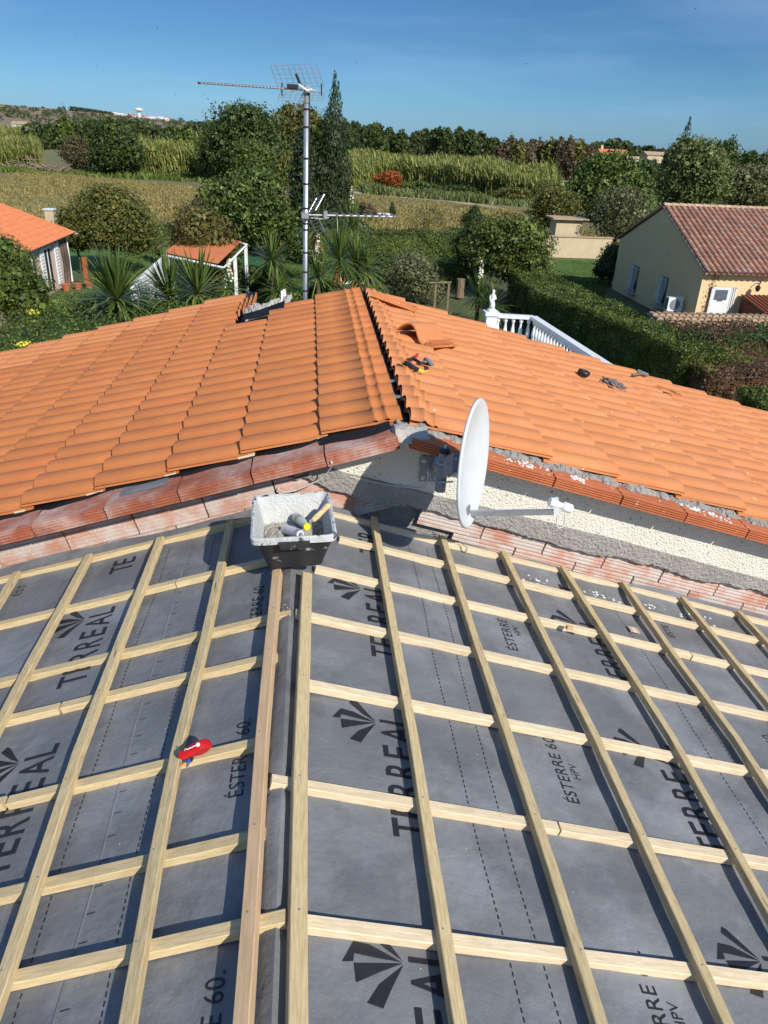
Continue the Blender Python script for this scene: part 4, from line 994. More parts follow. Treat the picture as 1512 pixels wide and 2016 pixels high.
# ------------------------------------------------------------------ vegetation builders
def leaf_arrays(P, N, size, aspect=.5, seed=0, updir=None, jitter=.8):
    r = np.random.default_rng(seed); n = len(P); P = np.asarray(P, float); N = np.asarray(N, float)
    N = N + r.normal(0, jitter, (n, 3)); N /= np.linalg.norm(N, axis=1)[:, None] + 1e-9
    D = r.normal(0, 1, (n, 3)) if updir is None else np.tile(np.array(updir, float), (n, 1)) + r.normal(0, .25, (n, 3))
    D -= N * (D * N).sum(1)[:, None]; D /= np.linalg.norm(D, axis=1)[:, None] + 1e-9
    T = np.cross(N, D); s = (size * r.uniform(.6, 1.35, n))[:, None]
    V = np.stack([P - D * s * .5, P + T * s * aspect * .5, P + D * s * .5, P - T * s * aspect * .5], 1).reshape(-1, 3)
    return V, np.arange(4 * n).reshape(-1, 4)
def blob_points(blobs, n, seed=0, shell=.30, keep=.62):
    r = np.random.default_rng(seed); A = np.array([b[3] * b[4] + b[4] * b[5] + b[3] * b[5] for b in blobs]); A = A / A.sum()
    P = []; N = []
    for i, b in enumerate(blobs):
        k = int(n * A[i]) + 1; d = r.normal(0, 1, (k, 3)); d /= np.linalg.norm(d, axis=1)[:, None]
        rad = 1 - shell * r.random(k) ** 1.6; rad *= 1 + .17 * np.sin(d[:, 0] * 5 + i) * np.sin(d[:, 2] * 6 + 2 * i) + .10 * np.sin(d[:, 1] * 11 + i * 3) * np.sin(d[:, 0] * 9); rad = np.where(r.random(k) < .05, rad * r.uniform(1.0, 1.28, k), rad)
        c = np.array(b[:3]); s = np.array(b[3:6]); p = c + d * rad[:, None] * s
        ok = np.ones(k, bool)
        for j, q in enumerate(blobs):
            if j != i: ok &= (((p - np.array(q[:3])) / np.array(q[3:6])) ** 2).sum(1) > keep ** 2
        P.append(p[ok]); N.append((d / s)[ok])
    return np.concatenate(P), np.concatenate(N)
def core(name, blobs, f, m, parent):
    b = B()
    for q in blobs:
        prof = [(max(.001, sin(pi * k / 6)) * 1.0, -cos(pi * k / 6)) for k in range(7)]; k0 = len(b.v)
        b.lathe((0, 0, 0), prof, 8)
        for i in range(k0, len(b.v)):
            v = b.v[i]; b.v[i] = Vector((q[0] + v.x * q[3] * f, q[1] + v.y * q[4] * f, q[2] + v.z * q[5] * f))
    return b.obj('inner_branches', bark_m, parent, fix=False)
def mkblobs(x, y, z0, z1, w, d, k, seed, spread=.55, rmin=.30, rmax=.48, shape='round'):
    r = random.Random(seed); out = []; H = z1 - z0
    for i in range(k):
        t = (i + .5) / k; zz = z0 + H * (.22 + .60 * t)
        if shape == 'round': f = sin(pi * (.12 + .80 * t)) ** .6
        elif shape == 'cone': f = 1.05 - .95 * t
        elif shape == 'dome': f = 1 - .55 * t ** 2
        elif shape == 'vase': f = .45 + .6 * t
        a = 2.4 * i + r.uniform(-.5, .5); rr = spread * f * r.uniform(.5, 1.0)
        s = r.uniform(rmin, rmax) * (1.15 - .35 * t)
        out.append((x + cos(a) * rr * w / 2, y + sin(a) * rr * d / 2, zz, w * s * .75, d * s * .75, H * s * .62))
    return out
def tree(name, label, cat, x, y, h, w, m, n, leaf, k=12, z0f=.15, shape='round', seed=1, trunk=.10, group=None, base=G, aspect=.5, d=None, corefac=.44, jitter=.8, shell=.32, limbs=4, spread=.55, two=None, rmin=.30, rmax=.48, updir=None):
    t = thing(name, (x, y, base), label, cat, group); d = d or w
    bl = mkblobs(x, y, base + h * z0f, base + h, w, d, k, seed, shape=shape, spread=spread, rmin=rmin, rmax=rmax)
    P, N = blob_points(bl, n, seed, shell=shell + .12); V, Q = leaf_arrays(P, N, leaf, aspect, seed, jitter=jitter, updir=updir)
    me = npmesh('crown', V - np.array([x, y, base]), Q, m); link('crown', me, t, Matrix.Translation((x, y, base)))
    if two:
        P, N = blob_points(bl, int(n * two[1]), seed + 50, shell=.12); V, Q = leaf_arrays(P, N, leaf, aspect, seed + 9); link('tinted_leaves', npmesh('tinted_leaves', V - np.array([x, y, base]), Q, two[0]), t, Matrix.Translation((x, y, base)))
    if corefac:
        bi = [(q[0], q[1], q[2], q[3] * .72, q[4] * .72, q[5] * .72) for q in bl]; P, N = blob_points(bi, int(n * .45), seed + 77, shell=.5, keep=.2)
        V, Q = leaf_arrays(P, N, leaf * 1.7, .9, seed + 78, jitter=.5); link('inner_leaves', npmesh('inner_leaves', V - np.array([x, y, base]), Q, m), t, Matrix.Translation((x, y, base)))
    b = B(); r = random.Random(seed); top = base + h * .62
    b.tube([(x, y, base - .1), (x + trunk * .5, y, base + h * .25), (x - trunk * .3, y + trunk * .3, top)], [trunk, trunk * .75, trunk * .3], 7)
    for i in range(limbs):
        q = bl[(i * 3 + 1) % len(bl)]; z = base + h * (.2 + .1 * i); b.tube([(x, y, z), ((x + q[0]) / 2, (y + q[1]) / 2, (z + q[2]) / 2 + .1), q[:3]], [trunk * .5, trunk * .35, trunk * .12], 5)
    b.obj('trunk', bark_m, t)
    return t
def hedge(name, label, left, right, ztop, n, leaf=.09, m=None, seed=1, base=G, corem=None, rag=.13, cat='hedge', extra=None):
    "left/right: matching polylines (x, y) of the top edges"
    m = m or L_hedge; r = np.random.default_rng(seed); Lp = [np.array(p, float) for p in left]; Rp = [np.array(p, float) for p in right]
    cx = float(np.mean([p[0] for p in left + right])); cy = float(np.mean([p[1] for p in left + right])); t = thing(name, (cx, cy, base), label, cat)
    H = ztop - base; faces = []   # (p0, p1, q0, q1) bilinear patches with normal
    for i in range(len(Lp) - 1):
        a, b_, c, d = Lp[i], Lp[i + 1], Rp[i], Rp[i + 1]
        A3 = lambda p, z: np.array([p[0], p[1], z])
        faces.append((A3(a, ztop), A3(b_, ztop), A3(c, ztop), A3(d, ztop), (0, 0, 1)))
        for p, q, s in ((a, b_, -1), (c, d, 1)):
            e = q - p; nn = np.array([-e[1], e[0], 0]); mid = ((c + d) / 2 - (a + b_) / 2) * s; nn = nn if nn[:2] @ mid > 0 else -nn; nn = nn / np.linalg.norm(nn)
            faces.append((A3(p, base), A3(q, base), A3(p, ztop), A3(q, ztop), tuple(nn)))
    for p, q, o in ((Lp[0], Rp[0], Lp[1]), (Lp[-1], Rp[-1], Lp[-2])):
        nn = (p - o); nn = np.array([nn[0], nn[1], 0]) / np.linalg.norm(nn); faces.append((np.array([*p, base]), np.array([*q, base]), np.array([*p, ztop]), np.array([*q, ztop]), tuple(nn)))
    ar = np.array([np.linalg.norm(f[1] - f[0]) * np.linalg.norm(f[2] - f[0]) for f in faces]); ar /= ar.sum(); P = []; N = []
    for f, w in zip(faces, ar):
        k = int(n * w) + 1; u, v = r.random((2, k)); p = (f[0][None] * (1 - u)[:, None] + f[1][None] * u[:, None]) * (1 - v)[:, None] + (f[2][None] * (1 - u)[:, None] + f[3][None] * u[:, None]) * v[:, None]
        nn = np.array(f[4], float); off = rag * smoothnoise(p[:, 0] * 1.6 + p[:, 2] * 2.1, p[:, 1] * 1.6 + p[:, 2], seed, 5) - r.random(k) * rag * 1.2
        P.append(p + nn * off[:, None]); N.append(np.tile(nn, (k, 1)))
    P = np.concatenate(P); N = np.concatenate(N); V, Q = leaf_arrays(P, N, leaf, .55, seed, jitter=.7)
    if extra:
        k = int(len(P) * extra[1]); msk = smoothnoise(P[:, 0] * .9, P[:, 1] * .9 + P[:, 2] * 2, seed + 3, 4) > extra[2]; Q1 = Q[~msk]; Q2 = Q[msk]
        link('leaves', npmesh('leaves', V - [cx, cy, base], Q1, m), t, Matrix.Translation((cx, cy, base))); link('brown_leaves', npmesh('brown_leaves', V - [cx, cy, base], Q2, extra[0]), t, Matrix.Translation((cx, cy, base)))
    else: link('leaves', npmesh('leaves', V - [cx, cy, base], Q, m), t, Matrix.Translation((cx, cy, base)))
    b = B(); s = .22
    for i in range(len(Lp) - 1):
        def inn(p, q): v = (q - p); v = v / np.linalg.norm(v) * s; return p + v, q - v
        a, c = inn(Lp[i], Rp[i]); b_, d = inn(Lp[i + 1], Rp[i + 1])
        if i == 0: e_ = .2 / np.linalg.norm(b_ - a); a, c = a + (b_ - a) * e_, c + (d - c) * e_
        if i == len(Lp) - 2: e_ = .2 / np.linalg.norm(b_ - a); b_, d = b_ - (b_ - a) * e_, d - (d - c) * e_
        b.hexa([(*a, base), (*c, base), (*d, base), (*b_, base), (*a, ztop - s), (*c, ztop - s), (*d, ztop - s), (*b_, ztop - s)])
    b.obj('inner_mass', m, t)
    return t
def yucca(label, x, y, base, h, R, n=70, seed=1, heads=((0, 0, 1),), m=None, w=.05, dead=0, flower=0, name='yucca', group=None):
    t = thing(name, (x, y, base), label, 'yucca', group); r = random.Random(seed); b = B(); V = []; F_ = []; DV = []; DF = []
    for hx, hy, hs in heads:
        c = Vector((x + hx, y + hy, base + h * hs)); b.tube([(x + hx * .3, y + hy * .3, base), (x + hx * .8, y + hy * .8, base + h * hs * .6), c], [.10, .09, .07], 7)
        for i in range(n):
            a = r.uniform(0, 2 * pi); el = R_(r.uniform(-35, 85)) if i < n else 0; Lf = R * r.uniform(.75, 1.1); d = Vector((cos(a) * cos(el), sin(a) * cos(el), sin(el))); s = Vector((-sin(a), cos(a), 0)) * w / 2
            nrm_ = d.cross(s).normalized(); droop = Vector((0, 0, -1)) * Lf * .22 * max(.15, cos(el)) ** 2
            p0, p1, p2, p3 = c, c + d * Lf * .4, c + d * Lf * .75 + droop * .35, c + d * Lf + droop; k = len(V)
            V += [p0 - s * .6, p0 + s * .6, p1 - s, p1 + s, p2 - s * .8, p2 + s * .8, p3]; F_ += [(k, k + 1, k + 3, k + 2), (k + 2, k + 3, k + 5, k + 4), (k + 4, k + 5, k + 6)]
        for i in range(int(dead)):
            a = r.uniform(0, 2 * pi); Lf = R * r.uniform(.5, .9); q = c + Vector((0, 0, -r.uniform(0, .35) * h * .6)); d = Vector((cos(a) * .45, sin(a) * .45, -.85)).normalized(); s = Vector((-sin(a), cos(a), 0)) * w / 2; k = len(DV)
            DV += [q - s, q + s, q + d * Lf * .6 + s, q + d * Lf * .6 - s]; DF += [(k, k + 1, k + 2, k + 3)]
    b.obj('stem', bark_m, t); bb = B(); bb.add(V, F_); bb.obj('leaf_rosette', m or L_yucca, t, fix=False)
    if DV: bb = B(); bb.add(DV, DF); bb.obj('dead_leaves', deadleaf, t, fix=False)
    if flower:
        hx, hy, hs = heads[0]; c = Vector((x + hx, y + hy, base + h * hs)); P = []; N = []
        for i in range(flower):
            z = r.uniform(.35, 1.25) * R; a = r.uniform(0, 6.28); rr = .14 * (1.3 - z / (1.3 * R)); P.append((c.x + cos(a) * rr, c.y + sin(a) * rr, c.z + z)); N.append((cos(a), sin(a), .2))
        V, Q = leaf_arrays(np.array(P), np.array(N), .11, .8, seed); link('flower_spike', npmesh('flower_spike', V - [x, y, base], Q, flower_m), t, Matrix.Translation((x, y, base)))
    return t
def gp(u, v, z=G): p = onz(u, v, z); return p.x, p.y

# ------------------------------------------------------------------ garden trees and shrubs
x, y = gp(1000, 592); tree('garden_tree', 'leafy garden tree with thin forked trunks and yellowing lower leaves behind the right roof slope', 'tree', x, y, 4.5, 5.0, L_mid, 11000, .16, k=16, z0f=.22, seed=21, trunk=.10, two=(L_auto, .5), d=4, limbs=7, corefac=.45)
x, y = gp(930, 560); tree('garden_tree', 'dark young tree left of the forked garden tree, close behind the white statue', 'tree', x, y, 3.9, 3.0, L_dark, 6000, .14, k=9, z0f=.12, seed=22, trunk=.07, limbs=5, corefac=.5)
x, y = gp(808, 602); tree('olive_shrub', 'grey green olive shrub with fine leaves just beyond the ridge', 'shrub', x, y, 2.9, 3.7, L_olive, 15000, .075, k=12, z0f=.0, seed=23, shape='dome', aspect=.35)
x, y = gp(488, 508); tree('fig_tree', 'broad dark green fig tree with large leaves left of the antenna mast', 'tree', x, y, 5.5, 6.9, L_mid, 12000, .24, k=17, z0f=.12, seed=24, trunk=.16, shape='dome', two=(L_dark, .5), aspect=.7)
x, y = gp(232, 540); tree('round_tree', 'round olive brown garden tree standing between the pink house and the shed', 'tree', x, y, 4.9, 5.4, L_auto, 15000, .13, k=16, z0f=.24, seed=25, trunk=.10, two=(L_mid, .35), d=4.5)
x, y = gp(160, 540); tree('bushy_tree', 'smaller olive green tree touching the corner of the pink house', 'tree', x, y, 3.7, 2.4, L_auto, 5000, .13, k=8, z0f=.30, seed=26, trunk=.06)
x, y = gp(320, 520); tree('yellow_conifer', 'small yellow green conifer right of the round garden tree', 'conifer', x, y, 2.6, 1.5, L_light, 2500, .10, k=7, z0f=.0, seed=27, shape='cone', trunk=.05)
x, y = gp(395, 590); tree('photinia_shrub', 'reddish brown tinged shrub growing up in front of the shed roof', 'shrub', x, y + 1, 4.6, 4.0, L_auto, 9000, .12, k=11, z0f=.1, seed=28, two=(L_red, .45), corefac=.4)
x, y = gp(30, 640); tree('oleander', 'dark green oleander bush against the left edge in front of the pink house', 'shrub', x - .6, y + 1, 3.6, 4.2, L_mid, 9000, .17, k=11, z0f=.0, seed=29, shape='dome', aspect=.22, two=(L_dark, .4))
x, y = gp(655, 470); 
def cypress(x, y, h, w, label, seed, n, leaf):
    t = thing('cypress', (x, y, G), label, 'cypress'); r = random.Random(seed); bl = []
    for i in range(16):
        s = i / 15; ww = w * (.86 if s < .25 else .86 * (1 - (s - .25) / .75) ** .75 + .04) * (.85 if s < .06 else 1)
        bl.append((x + r.uniform(-.14, .14) * ww, y + r.uniform(-.1, .1) * ww, G + h * (.06 + .88 * s), ww / 2 * r.uniform(.85, 1.1), ww / 2, h * .085))
        if s < .7: a = r.uniform(0, 6.28); bl.append((x + cos(a) * ww * .32, y + sin(a) * ww * .32, G + h * (.10 + .84 * s), ww * .24, ww * .24, h * .09))
    bl.append((x + .1, y, G + h * .985, .10, .10, h * .03)); bl.append((x + .28 * w / 3, y, G + h * .93, .09, .09, h * .03))
    P, N = blob_points(bl, n, seed, shell=.2); V, Q = leaf_arrays(P, N, leaf, .35, seed, updir=(0, 0, 1), jitter=.5); link('crown', npmesh('crown', V - [x, y, G], Q, L_cyp), t, Matrix.Translation((x, y, G)))
    B().tube([(x, y, G - .1), (x, y, G + h * .5)], [.2, .1], 8).obj('trunk', bark_m, t)
cypress(x, y, 11.9, 3.5, 'tall pointed dark cypress right of the antenna mast', 31, 20000, .26)
x, y = gp(615, 470); tree('dark_conifer', 'dark conifer in the shade directly left of the tall cypress', 'conifer', x - .6, y, 8.6, 3.0, L_cyp, 6000, .24, k=11, z0f=.0, seed=33, shape='dome', trunk=.12)
x, y = gp(842, 476); tree('fruit_tree', 'thin brownish young fruit tree standing alone in the field', 'tree', x, y, 2.9, 3.6, L_auto, 1700, .14, k=9, z0f=.15, seed=34, trunk=.05, shape='vase', corefac=0, limbs=9, two=(L_brown, .4))
x, y = gp(930, 456); tree('young_conifer', 'small blue green spruce in the field beside the fruit tree', 'conifer', x, y, 2.6, 2.6, L_dark, 2600, .15, k=9, z0f=.05, seed=35, shape='cone', trunk=.05)
x, y = gp(772, 424); tree('tiny_conifer', 'tiny potted conifer at the tip of the lower antenna', 'conifer', x, y, 1.5, .8, L_dark, 500, .12, k=5, z0f=.0, seed=36, shape='cone', trunk=.03)
x, y = gp(1083, 452); tree('golden_bush', 'golden green rounded bush by the ochre boundary wall', 'shrub', x, y, 4.6, 5.2, L_auto, 7000, .18, k=12, z0f=.05, seed=37)
x, y = gp(1192, 437); tree('mulberry_tree', 'big mid green leafy tree behind the ochre boundary wall', 'tree', x, y, 7.6, 10.8, L_mid, 12000, .34, k=18, z0f=.0, seed=38, trunk=.2, shape='dome', aspect=.7)
x, y = gp(1205, 505); tree('grey_olive_tree', 'grey leaved olive tree in front of the boundary wall beside the ochre house', 'tree', x, y, 5.4, 5.2, L_olive, 9000, .12, k=12, z0f=.18, seed=39, trunk=.12, corefac=.4, limbs=8)
x, y = gp(1192, 562); tree('laurel_bush', 'glossy dark bush at the rear corner of the ochre house', 'shrub', x + .2, y, 2.6, 2.2, L_dark, 3500, .14, k=8, z0f=0, seed=40, shape='dome')
x, y = gp(1350, 425); tree('poplar_tree', 'light green bushy poplar behind the roof ridge of the ochre house', 'tree', x, y, 9.6, 11, L_light, 12000, .38, k=18, z0f=.02, seed=41, trunk=.25)
x, y = gp(1275, 400); tree('dark_tree', 'dark tree filling the gap left of the light green poplar', 'tree', x, y, 6.5, 6, L_dark, 4000, .4, k=10, z0f=.0, seed=42, shape='dome')
x, y = gp(1460, 420); tree('olive_brown_tree', 'greyish tree standing right of the light green poplar', 'tree', x, y, 6.6, 13, L_olive, 8000, .34, k=16, z0f=.0, seed=43, shape='dome', two=(L_auto, .4))
x, y = gp(1500, 425); tree('reddish_tree', 'reddish brown leaved tree at the right edge beyond the ochre house', 'tree', x + 5, y + 3, 6.6, 9, L_red, 6000, .34, k=12, z0f=.0, seed=44, shape='dome', two=(L_auto, .7))
x, y = gp(765, 374); tree('smoke_bush', 'orange red autumn bush at the foot of the reed bed', 'shrub', x, y, 3.2, 5.4, leafmat('leaf_orange', (.10, .03, .012), (.24, .07, .02), (.38, .13, .04)), 2600, .3, k=9, z0f=.0, seed=45, shape='dome', two=(L_dark, .35))
x, y = gp(232, 348); tree('big_bush', 'large dark bush at the far edge of the field left of the reeds', 'tree', x, y, 9.2, 9.4, L_dark, 9000, .40, k=16, z0f=.0, seed=46, shape='dome')
x, y = gp(160, 338); tree('brown_bush', 'half bare brownish bush left of the large dark bush', 'shrub', x, y, 5.8, 6.6, L_brown, 3500, .32, k=10, z0f=.0, seed=47, two=(L_dark, .5))
x, y = gp(515, 372); tree('oak_tree', 'broad dark oak left of the mast beyond the fig tree', 'tree', x - 3, y + 12, 12.0, 16, L_dark, 12000, .45, k=20, z0f=.02, seed=48, trunk=.4, shape='dome', two=(L_mid, .3))
x, y = gp(505, 370); tree('willow_bush', 'drooping mid green bush below the broad oak', 'shrub', x, y - 4, 7.0, 7.4, L_mid, 6000, .34, k=12, z0f=.0, seed=49, shape='dome', two=(L_dark, .5))
x, y = gp(585, 330); tree('ash_tree', 'yellowish crowned tree rising behind the mast', 'tree', x, y + 20, 15.5, 17, L_auto, 9000, .55, k=18, z0f=.1, seed=50, trunk=.4)
x, y = gp(650, 330); tree('ash_tree', 'dark crowned tree half hidden by the tall cypress', 'tree', x, y + 10, 12.5, 16, L_dark, 7000, .55, k=16, z0f=.0, seed=51, trunk=.4, shape='dome')
for i, (u, v, h, w, lb) in enumerate(((720, 430, 1.6, 2.6, 'low brown weeds at the near end of the pale track'), (900, 385, 1.6, 9, 'dark bramble patch along the track under the reed bed'), (1010, 398, 2.2, 8, 'olive bramble patch right of the track'), (830, 378, 1.7, 8, 'green scrub strip behind the track near the orange bush'), (1090, 400, 3.0, 7, 'scrub at the right end of the reed bed'), (705, 500, 2.6, 2.8, 'rounded clipped shrub below the lower antenna'))):
    x, y = gp(u, v); tree('scrub', lb, 'shrub', x, y, h, w, (L_brown, L_dark, L_auto, L_mid, L_auto, L_mid)[i], 2200, .22, k=8, z0f=0, seed=60 + i, shape='dome', d=w * .7, limbs=1)

for i, (u, v, h, w, m_, lb) in enumerate(((560, 600, 1.6, 2.2, L_mid, 'dense green shrub under the single stemmed yucca'), (590, 520, 2.3, 3.2, L_hedge, 'leafy green shrub directly behind the lower mast'), (700, 510, 2.2, 2.8, L_mid, 'green shrub behind the rear yucca'), (640, 600, 1.3, 2.2, L_dark, 'low dark shrub at the foot of the yuccas right of the mast'), (760, 560, 2.0, 2.8, L_mid, 'green shrub between the yuccas and the olive shrub'), (745, 610, 1.2, 1.8, L_hedge, 'small bright shrub in front of the rightmost yucca'), (500, 575, 1.5, 2.2, L_mid, 'green shrub beside the green fence'), (890, 500, 2.0, 3.0, L_hedge, 'light green shrub behind the wooden frame'), (462, 548, 2.3, 2.2, L_mid, 'dark shrub under the right edge of the shed roof'), (420, 470, 2.0, 4.0, L_mid, 'green shrub between the shed and the fig tree'))):
    x, y = gp(u, v); tree('garden_shrub', lb, 'shrub', x, y, h, w, m_, 3200, .11, k=8, z0f=0, seed=400 + i, shape='dome', limbs=2, trunk=.04)
# hedges
hedge('garden_hedge', 'long clipped hedge with a shaded side running towards the ochre house', [(10.4, 40), (9.9, 33), (11.1, 29.6), (11.9, 25.6), (12.2, 23.2)], [(12.1, 40), (12.7, 33), (13.0, 29.6), (13.4, 25.6), (13.7, 23.2)], -5.85, 75000, .085, seed=71, rag=.16)
hedge('dark_hedge', 'dark ivy hedge with red brown patches under the tiled canopy', [(13.3, 25.3), (22, 25.2)], [(13.3, 27.4), (22, 27.4)], -5.75, 16000, .10, L_dark, seed=72, extra=(L_red, 1, .15), rag=.15)
hedge('red_hedge', 'low reddish bush row between the dark hedge and the near bright hedge', [(12.4, 21.8), (20, 21.8)], [(12.4, 24.4), (20, 24.4)], -6.1, 14000, .10, L_red, seed=73, extra=(L_auto, 1, .1), rag=.2)
hedge('near_hedge', 'bright green clipped hedge block at the right edge below the red brown bushes', [(12.6, 17.6), (20, 17.4)], [(12.9, 20.9), (20, 20.9)], -6.35, 30000, .095, L_hedge, seed=74, rag=.12)
hedge('back_hedge', 'tall clipped hedge closing the garden behind the yuccas', [(-1.0, 54.5), (5, 55.5), (11.5, 56.5)], [(-1.0, 55.8), (5, 56.8), (11.5, 57.8)], -5.95, 16000, .12, L_hedge, seed=75)
hedge('rear_hedge', 'dark hedge along the field between the round tree and the fig tree', [(-13.5, 54.5), (-4, 54.8)], [(-13.5, 56), (-4, 56.3)], -5.9, 10000, .12, L_dark, seed=76)

def shrubbery(name, label, poly, n_b, zt, rad, n, leaf, m, seed, two=None):
    "continuous planting made of many uneven bush heads"
    r = random.Random(seed); bl = []; xs = [p[0] for p in poly]; ys = [p[1] for p in poly]
    while len(bl) < n_b:
        x, y = r.uniform(min(xs), max(xs)), r.uniform(min(ys), max(ys)); ins = False; j = len(poly) - 1
        for i in range(len(poly)):
            if (poly[i][1] > y) != (poly[j][1] > y) and x < (poly[j][0] - poly[i][0]) * (y - poly[i][1]) / (poly[j][1] - poly[i][1]) + poly[i][0]: ins = not ins
            j = i
        if ins: k = rad * r.uniform(.7, 1.3); bl.append((x, y, zt - k * .8 - r.uniform(0, .35), k, k, k * .85))
    cx, cy = sum(xs) / len(xs), sum(ys) / len(ys); t = thing(name, (cx, cy, G), label, 'hedge'); P, N = blob_points(bl, n, seed, shell=.28, keep=.75); ok = P[:, 2] > zt - 1.9; P, N = P[ok], N[ok]
    V, Q = leaf_arrays(P, N, leaf, .5, seed, jitter=.75); link('leaves', npmesh('leaves', V - [cx, cy, G], Q, m), t, Matrix.Translation((cx, cy, G)))
    b = B(); b.prism([(p[0], p[1], G) for p in poly], (0, 0, zt - 1.0 - G)).obj('inner_mass', m, t)
shrubbery('left_hedge', 'wide uneven leafy hedge filling the left corner right behind the tiled roof', [(-13, 12), (-12.4, 24), (-9.6, 31), (-8.9, 34), (-5.2, 33), (-4.4, 27), (-4.2, 22), (-4.0, 13)], 150, -5.75, 1.0, 130000, .105, L_hedge, 77)

hedge('low_hedge', 'low hedge strip left of the forked garden tree behind the olive shrub', [(6.6, 44.5), (10.5, 45.5)], [(6.6, 46), (10.5, 47)], -6.3, 6000, .11, L_hedge, seed=78)
hedge('shade_hedge', 'narrow dark hedge right of the green fence panels by the shed', [(-2.4, 38.5), (-2.3, 44.5)], [(-1.5, 38.5), (-1.4, 44.5)], -6.2, 6000, .10, L_dark, seed=79)

# yuccas
x, y = gp(238, 655, -7.0); yucca('big spiky yucca at the left, its tip above the tiled roof edge', x, y, G, 2.0, 2.1, 170, 81, w=.10)
x, y = gp(365, 640, -7.0); yucca('wide double headed yucca in front of the white shed wall', x, y, G, 1.9, 2.0, 130, 82, heads=((-.5, 0, .95), (.55, .2, 1.05)), w=.085)
x, y = gp(455, 600, -7.0); yucca('yucca with a cream flower spike by the green fence', x, y, G, 1.5, 1.0, 60, 83, w=.06, flower=110)
x, y = gp(537, 605); yucca('single stemmed yucca with a round head left of the mast', x, y, G, 2.2, 1.45, 150, 84, w=.07)
x, y = gp(510, 620); yucca('low yucca clump at the foot of the single stemmed yucca', x + .9, y, G, 1.1, 1.2, 100, 85, w=.055)
x, y = gp(625, 560); yucca('yucca directly behind the mast below the lower antenna', x, y, G, 3.0, 1.9, 150, 86, w=.08, dead=40)
x, y = gp(618, 610); yucca('small yucca right at the foot of the mast', x + .2, y, G, 1.6, 1.6, 130, 87, w=.055, flower=60)
x, y = gp(668, 600); yucca('large yucca cluster with hanging dead leaves right of the mast', x, y, G, 2.2, 2.0, 170, 88, heads=((0, 0, 1), (.9, .4, .8)), w=.06, dead=70)
x, y = gp(690, 540); yucca('rear yucca with a white flower spike right of the mast', x, y, G, 2.7, 1.9, 150, 89, w=.06, flower=70, dead=30)
x, y = gp(720, 600); yucca('rightmost yucca of the group right of the mast', x, y, G, 1.7, 1.5, 120, 90, w=.055, dead=30)
x, y = gp(937, 640); yucca('yucca with a cream flower spike left of the white statue', x, y, G, 1.3, 1.3, 120, 91, w=.06, flower=80)
x, y = gp(960, 650); yucca('flowerless yucca touching the statue post', x, y, G, 1.0, 1.3, 120, 92, w=.06, dead=20)

# flower spots
for i, (u, v, lb) in enumerate(((205, 548, 'yellow flowers beside the round garden tree'), (62, 612, 'yellow blossom cluster on the left hedge'), (45, 675, 'lower yellow blossom cluster near the roof edge'))):
    p = onz(u, v, -6.6 if i == 0 else -5.85); r = np.random.default_rng(i); P = np.array([p.x, p.y, p.z]) + r.normal(0, 1, (70, 3)) * [.38 if i == 0 else .13, .2 if i == 0 else .13, .05]
    V, Q = leaf_arrays(P, np.tile([0, 0, 1.], (70, 1)), .075, .8, i); o = link('flower_patch', npmesh('flower_patch', V - np.array(p), Q, yflower_m), None, Matrix.Translation(p)); tag(o, lb, 'flowers', kind='stuff')

# ------------------------------------------------------------------ reeds
def reeds(label, poly, h, n, seed, lean=.25):
    r = np.random.default_rng(seed); P = []; xs = [p[0] for p in poly]; ys = [p[1] for p in poly]
    while len(P) < n:
        x, y = r.uniform(min(xs), max(xs)), r.uniform(min(ys), max(ys)); ins = False; j = len(poly) - 1
        for i in range(len(poly)):
            if (poly[i][1] > y) != (poly[j][1] > y) and x < (poly[j][0] - poly[i][0]) * (y - poly[i][1]) / (poly[j][1] - poly[i][1]) + poly[i][0]: ins = not ins
            j = i
        if ins: P.append((x, y))
    P = np.array(P); m = len(P); hh = h * (.80 + .22 * smoothnoise(P[:, 0] * .25, P[:, 1] * .25, seed, 4)) * r.uniform(.8, 1.06, m)
    Vs = []
    for lv, (za, zb) in enumerate(((0, .45), (.25, .7), (.5, .9), (.68, 1.0), (.72, 1.06))):
        a = r.uniform(0, 2 * pi, m); ln = hh * r.uniform(.16, .34, m); zc = hh * r.uniform(za, zb, m); ln = np.minimum(ln, zc)
        d = np.stack([np.cos(a), np.sin(a)], 1) * (ln * r.uniform(.1, .8, m) * (1 if lv > 1 else .3))[:, None] + [-.03 * h, 0]
        sd = np.stack([np.cos(a + 1.3), np.sin(a + 1.3)], 1) * r.uniform(.06, .13, m)[:, None]; q = P + r.normal(0, .3, (m, 2))
        z1 = (G + zc - ln)[:, None]; z2 = (G + zc)[:, None]; v3 = lambda p, zz: np.concatenate([p, zz], 1)
        Vs.append(np.stack([v3(q - sd, z1), v3(q + sd, z1), v3(q + d + sd * .4, z2), v3(q + d - sd * .4, z2)], 1).reshape(-1, 3))
    VV = np.concatenate(Vs); o = link('reed_bed', npmesh('reed_bed', VV, np.arange(len(VV)).reshape(-1, 4), L_reed)); tag(o, label, 'reeds', kind='stuff')
g = lambda u, v: gp(u, v)
far = lambda u, v: tuple(at(u, 300, v))[:2]
reeds('large light green reed bed in front of the far wood right of the cypress', [g(665, 372), g(740, 366), g(860, 376), g(1000, 392), g(1095, 400), (at(1102, 300, 135).x, 135), (at(1060, 300, 150).x, 150), (at(960, 300, 170).x, 170), (at(840, 300, 190).x, 190), (at(670, 300, 200).x, 200)], 5.2, 30000, 101)
reeds('reed clump behind the field between the dark bush and the willow', [g(275, 346), g(385, 348), (at(385, 300, 175).x, 175), (at(275, 300, 175).x, 175)], 6.2, 5200, 102)
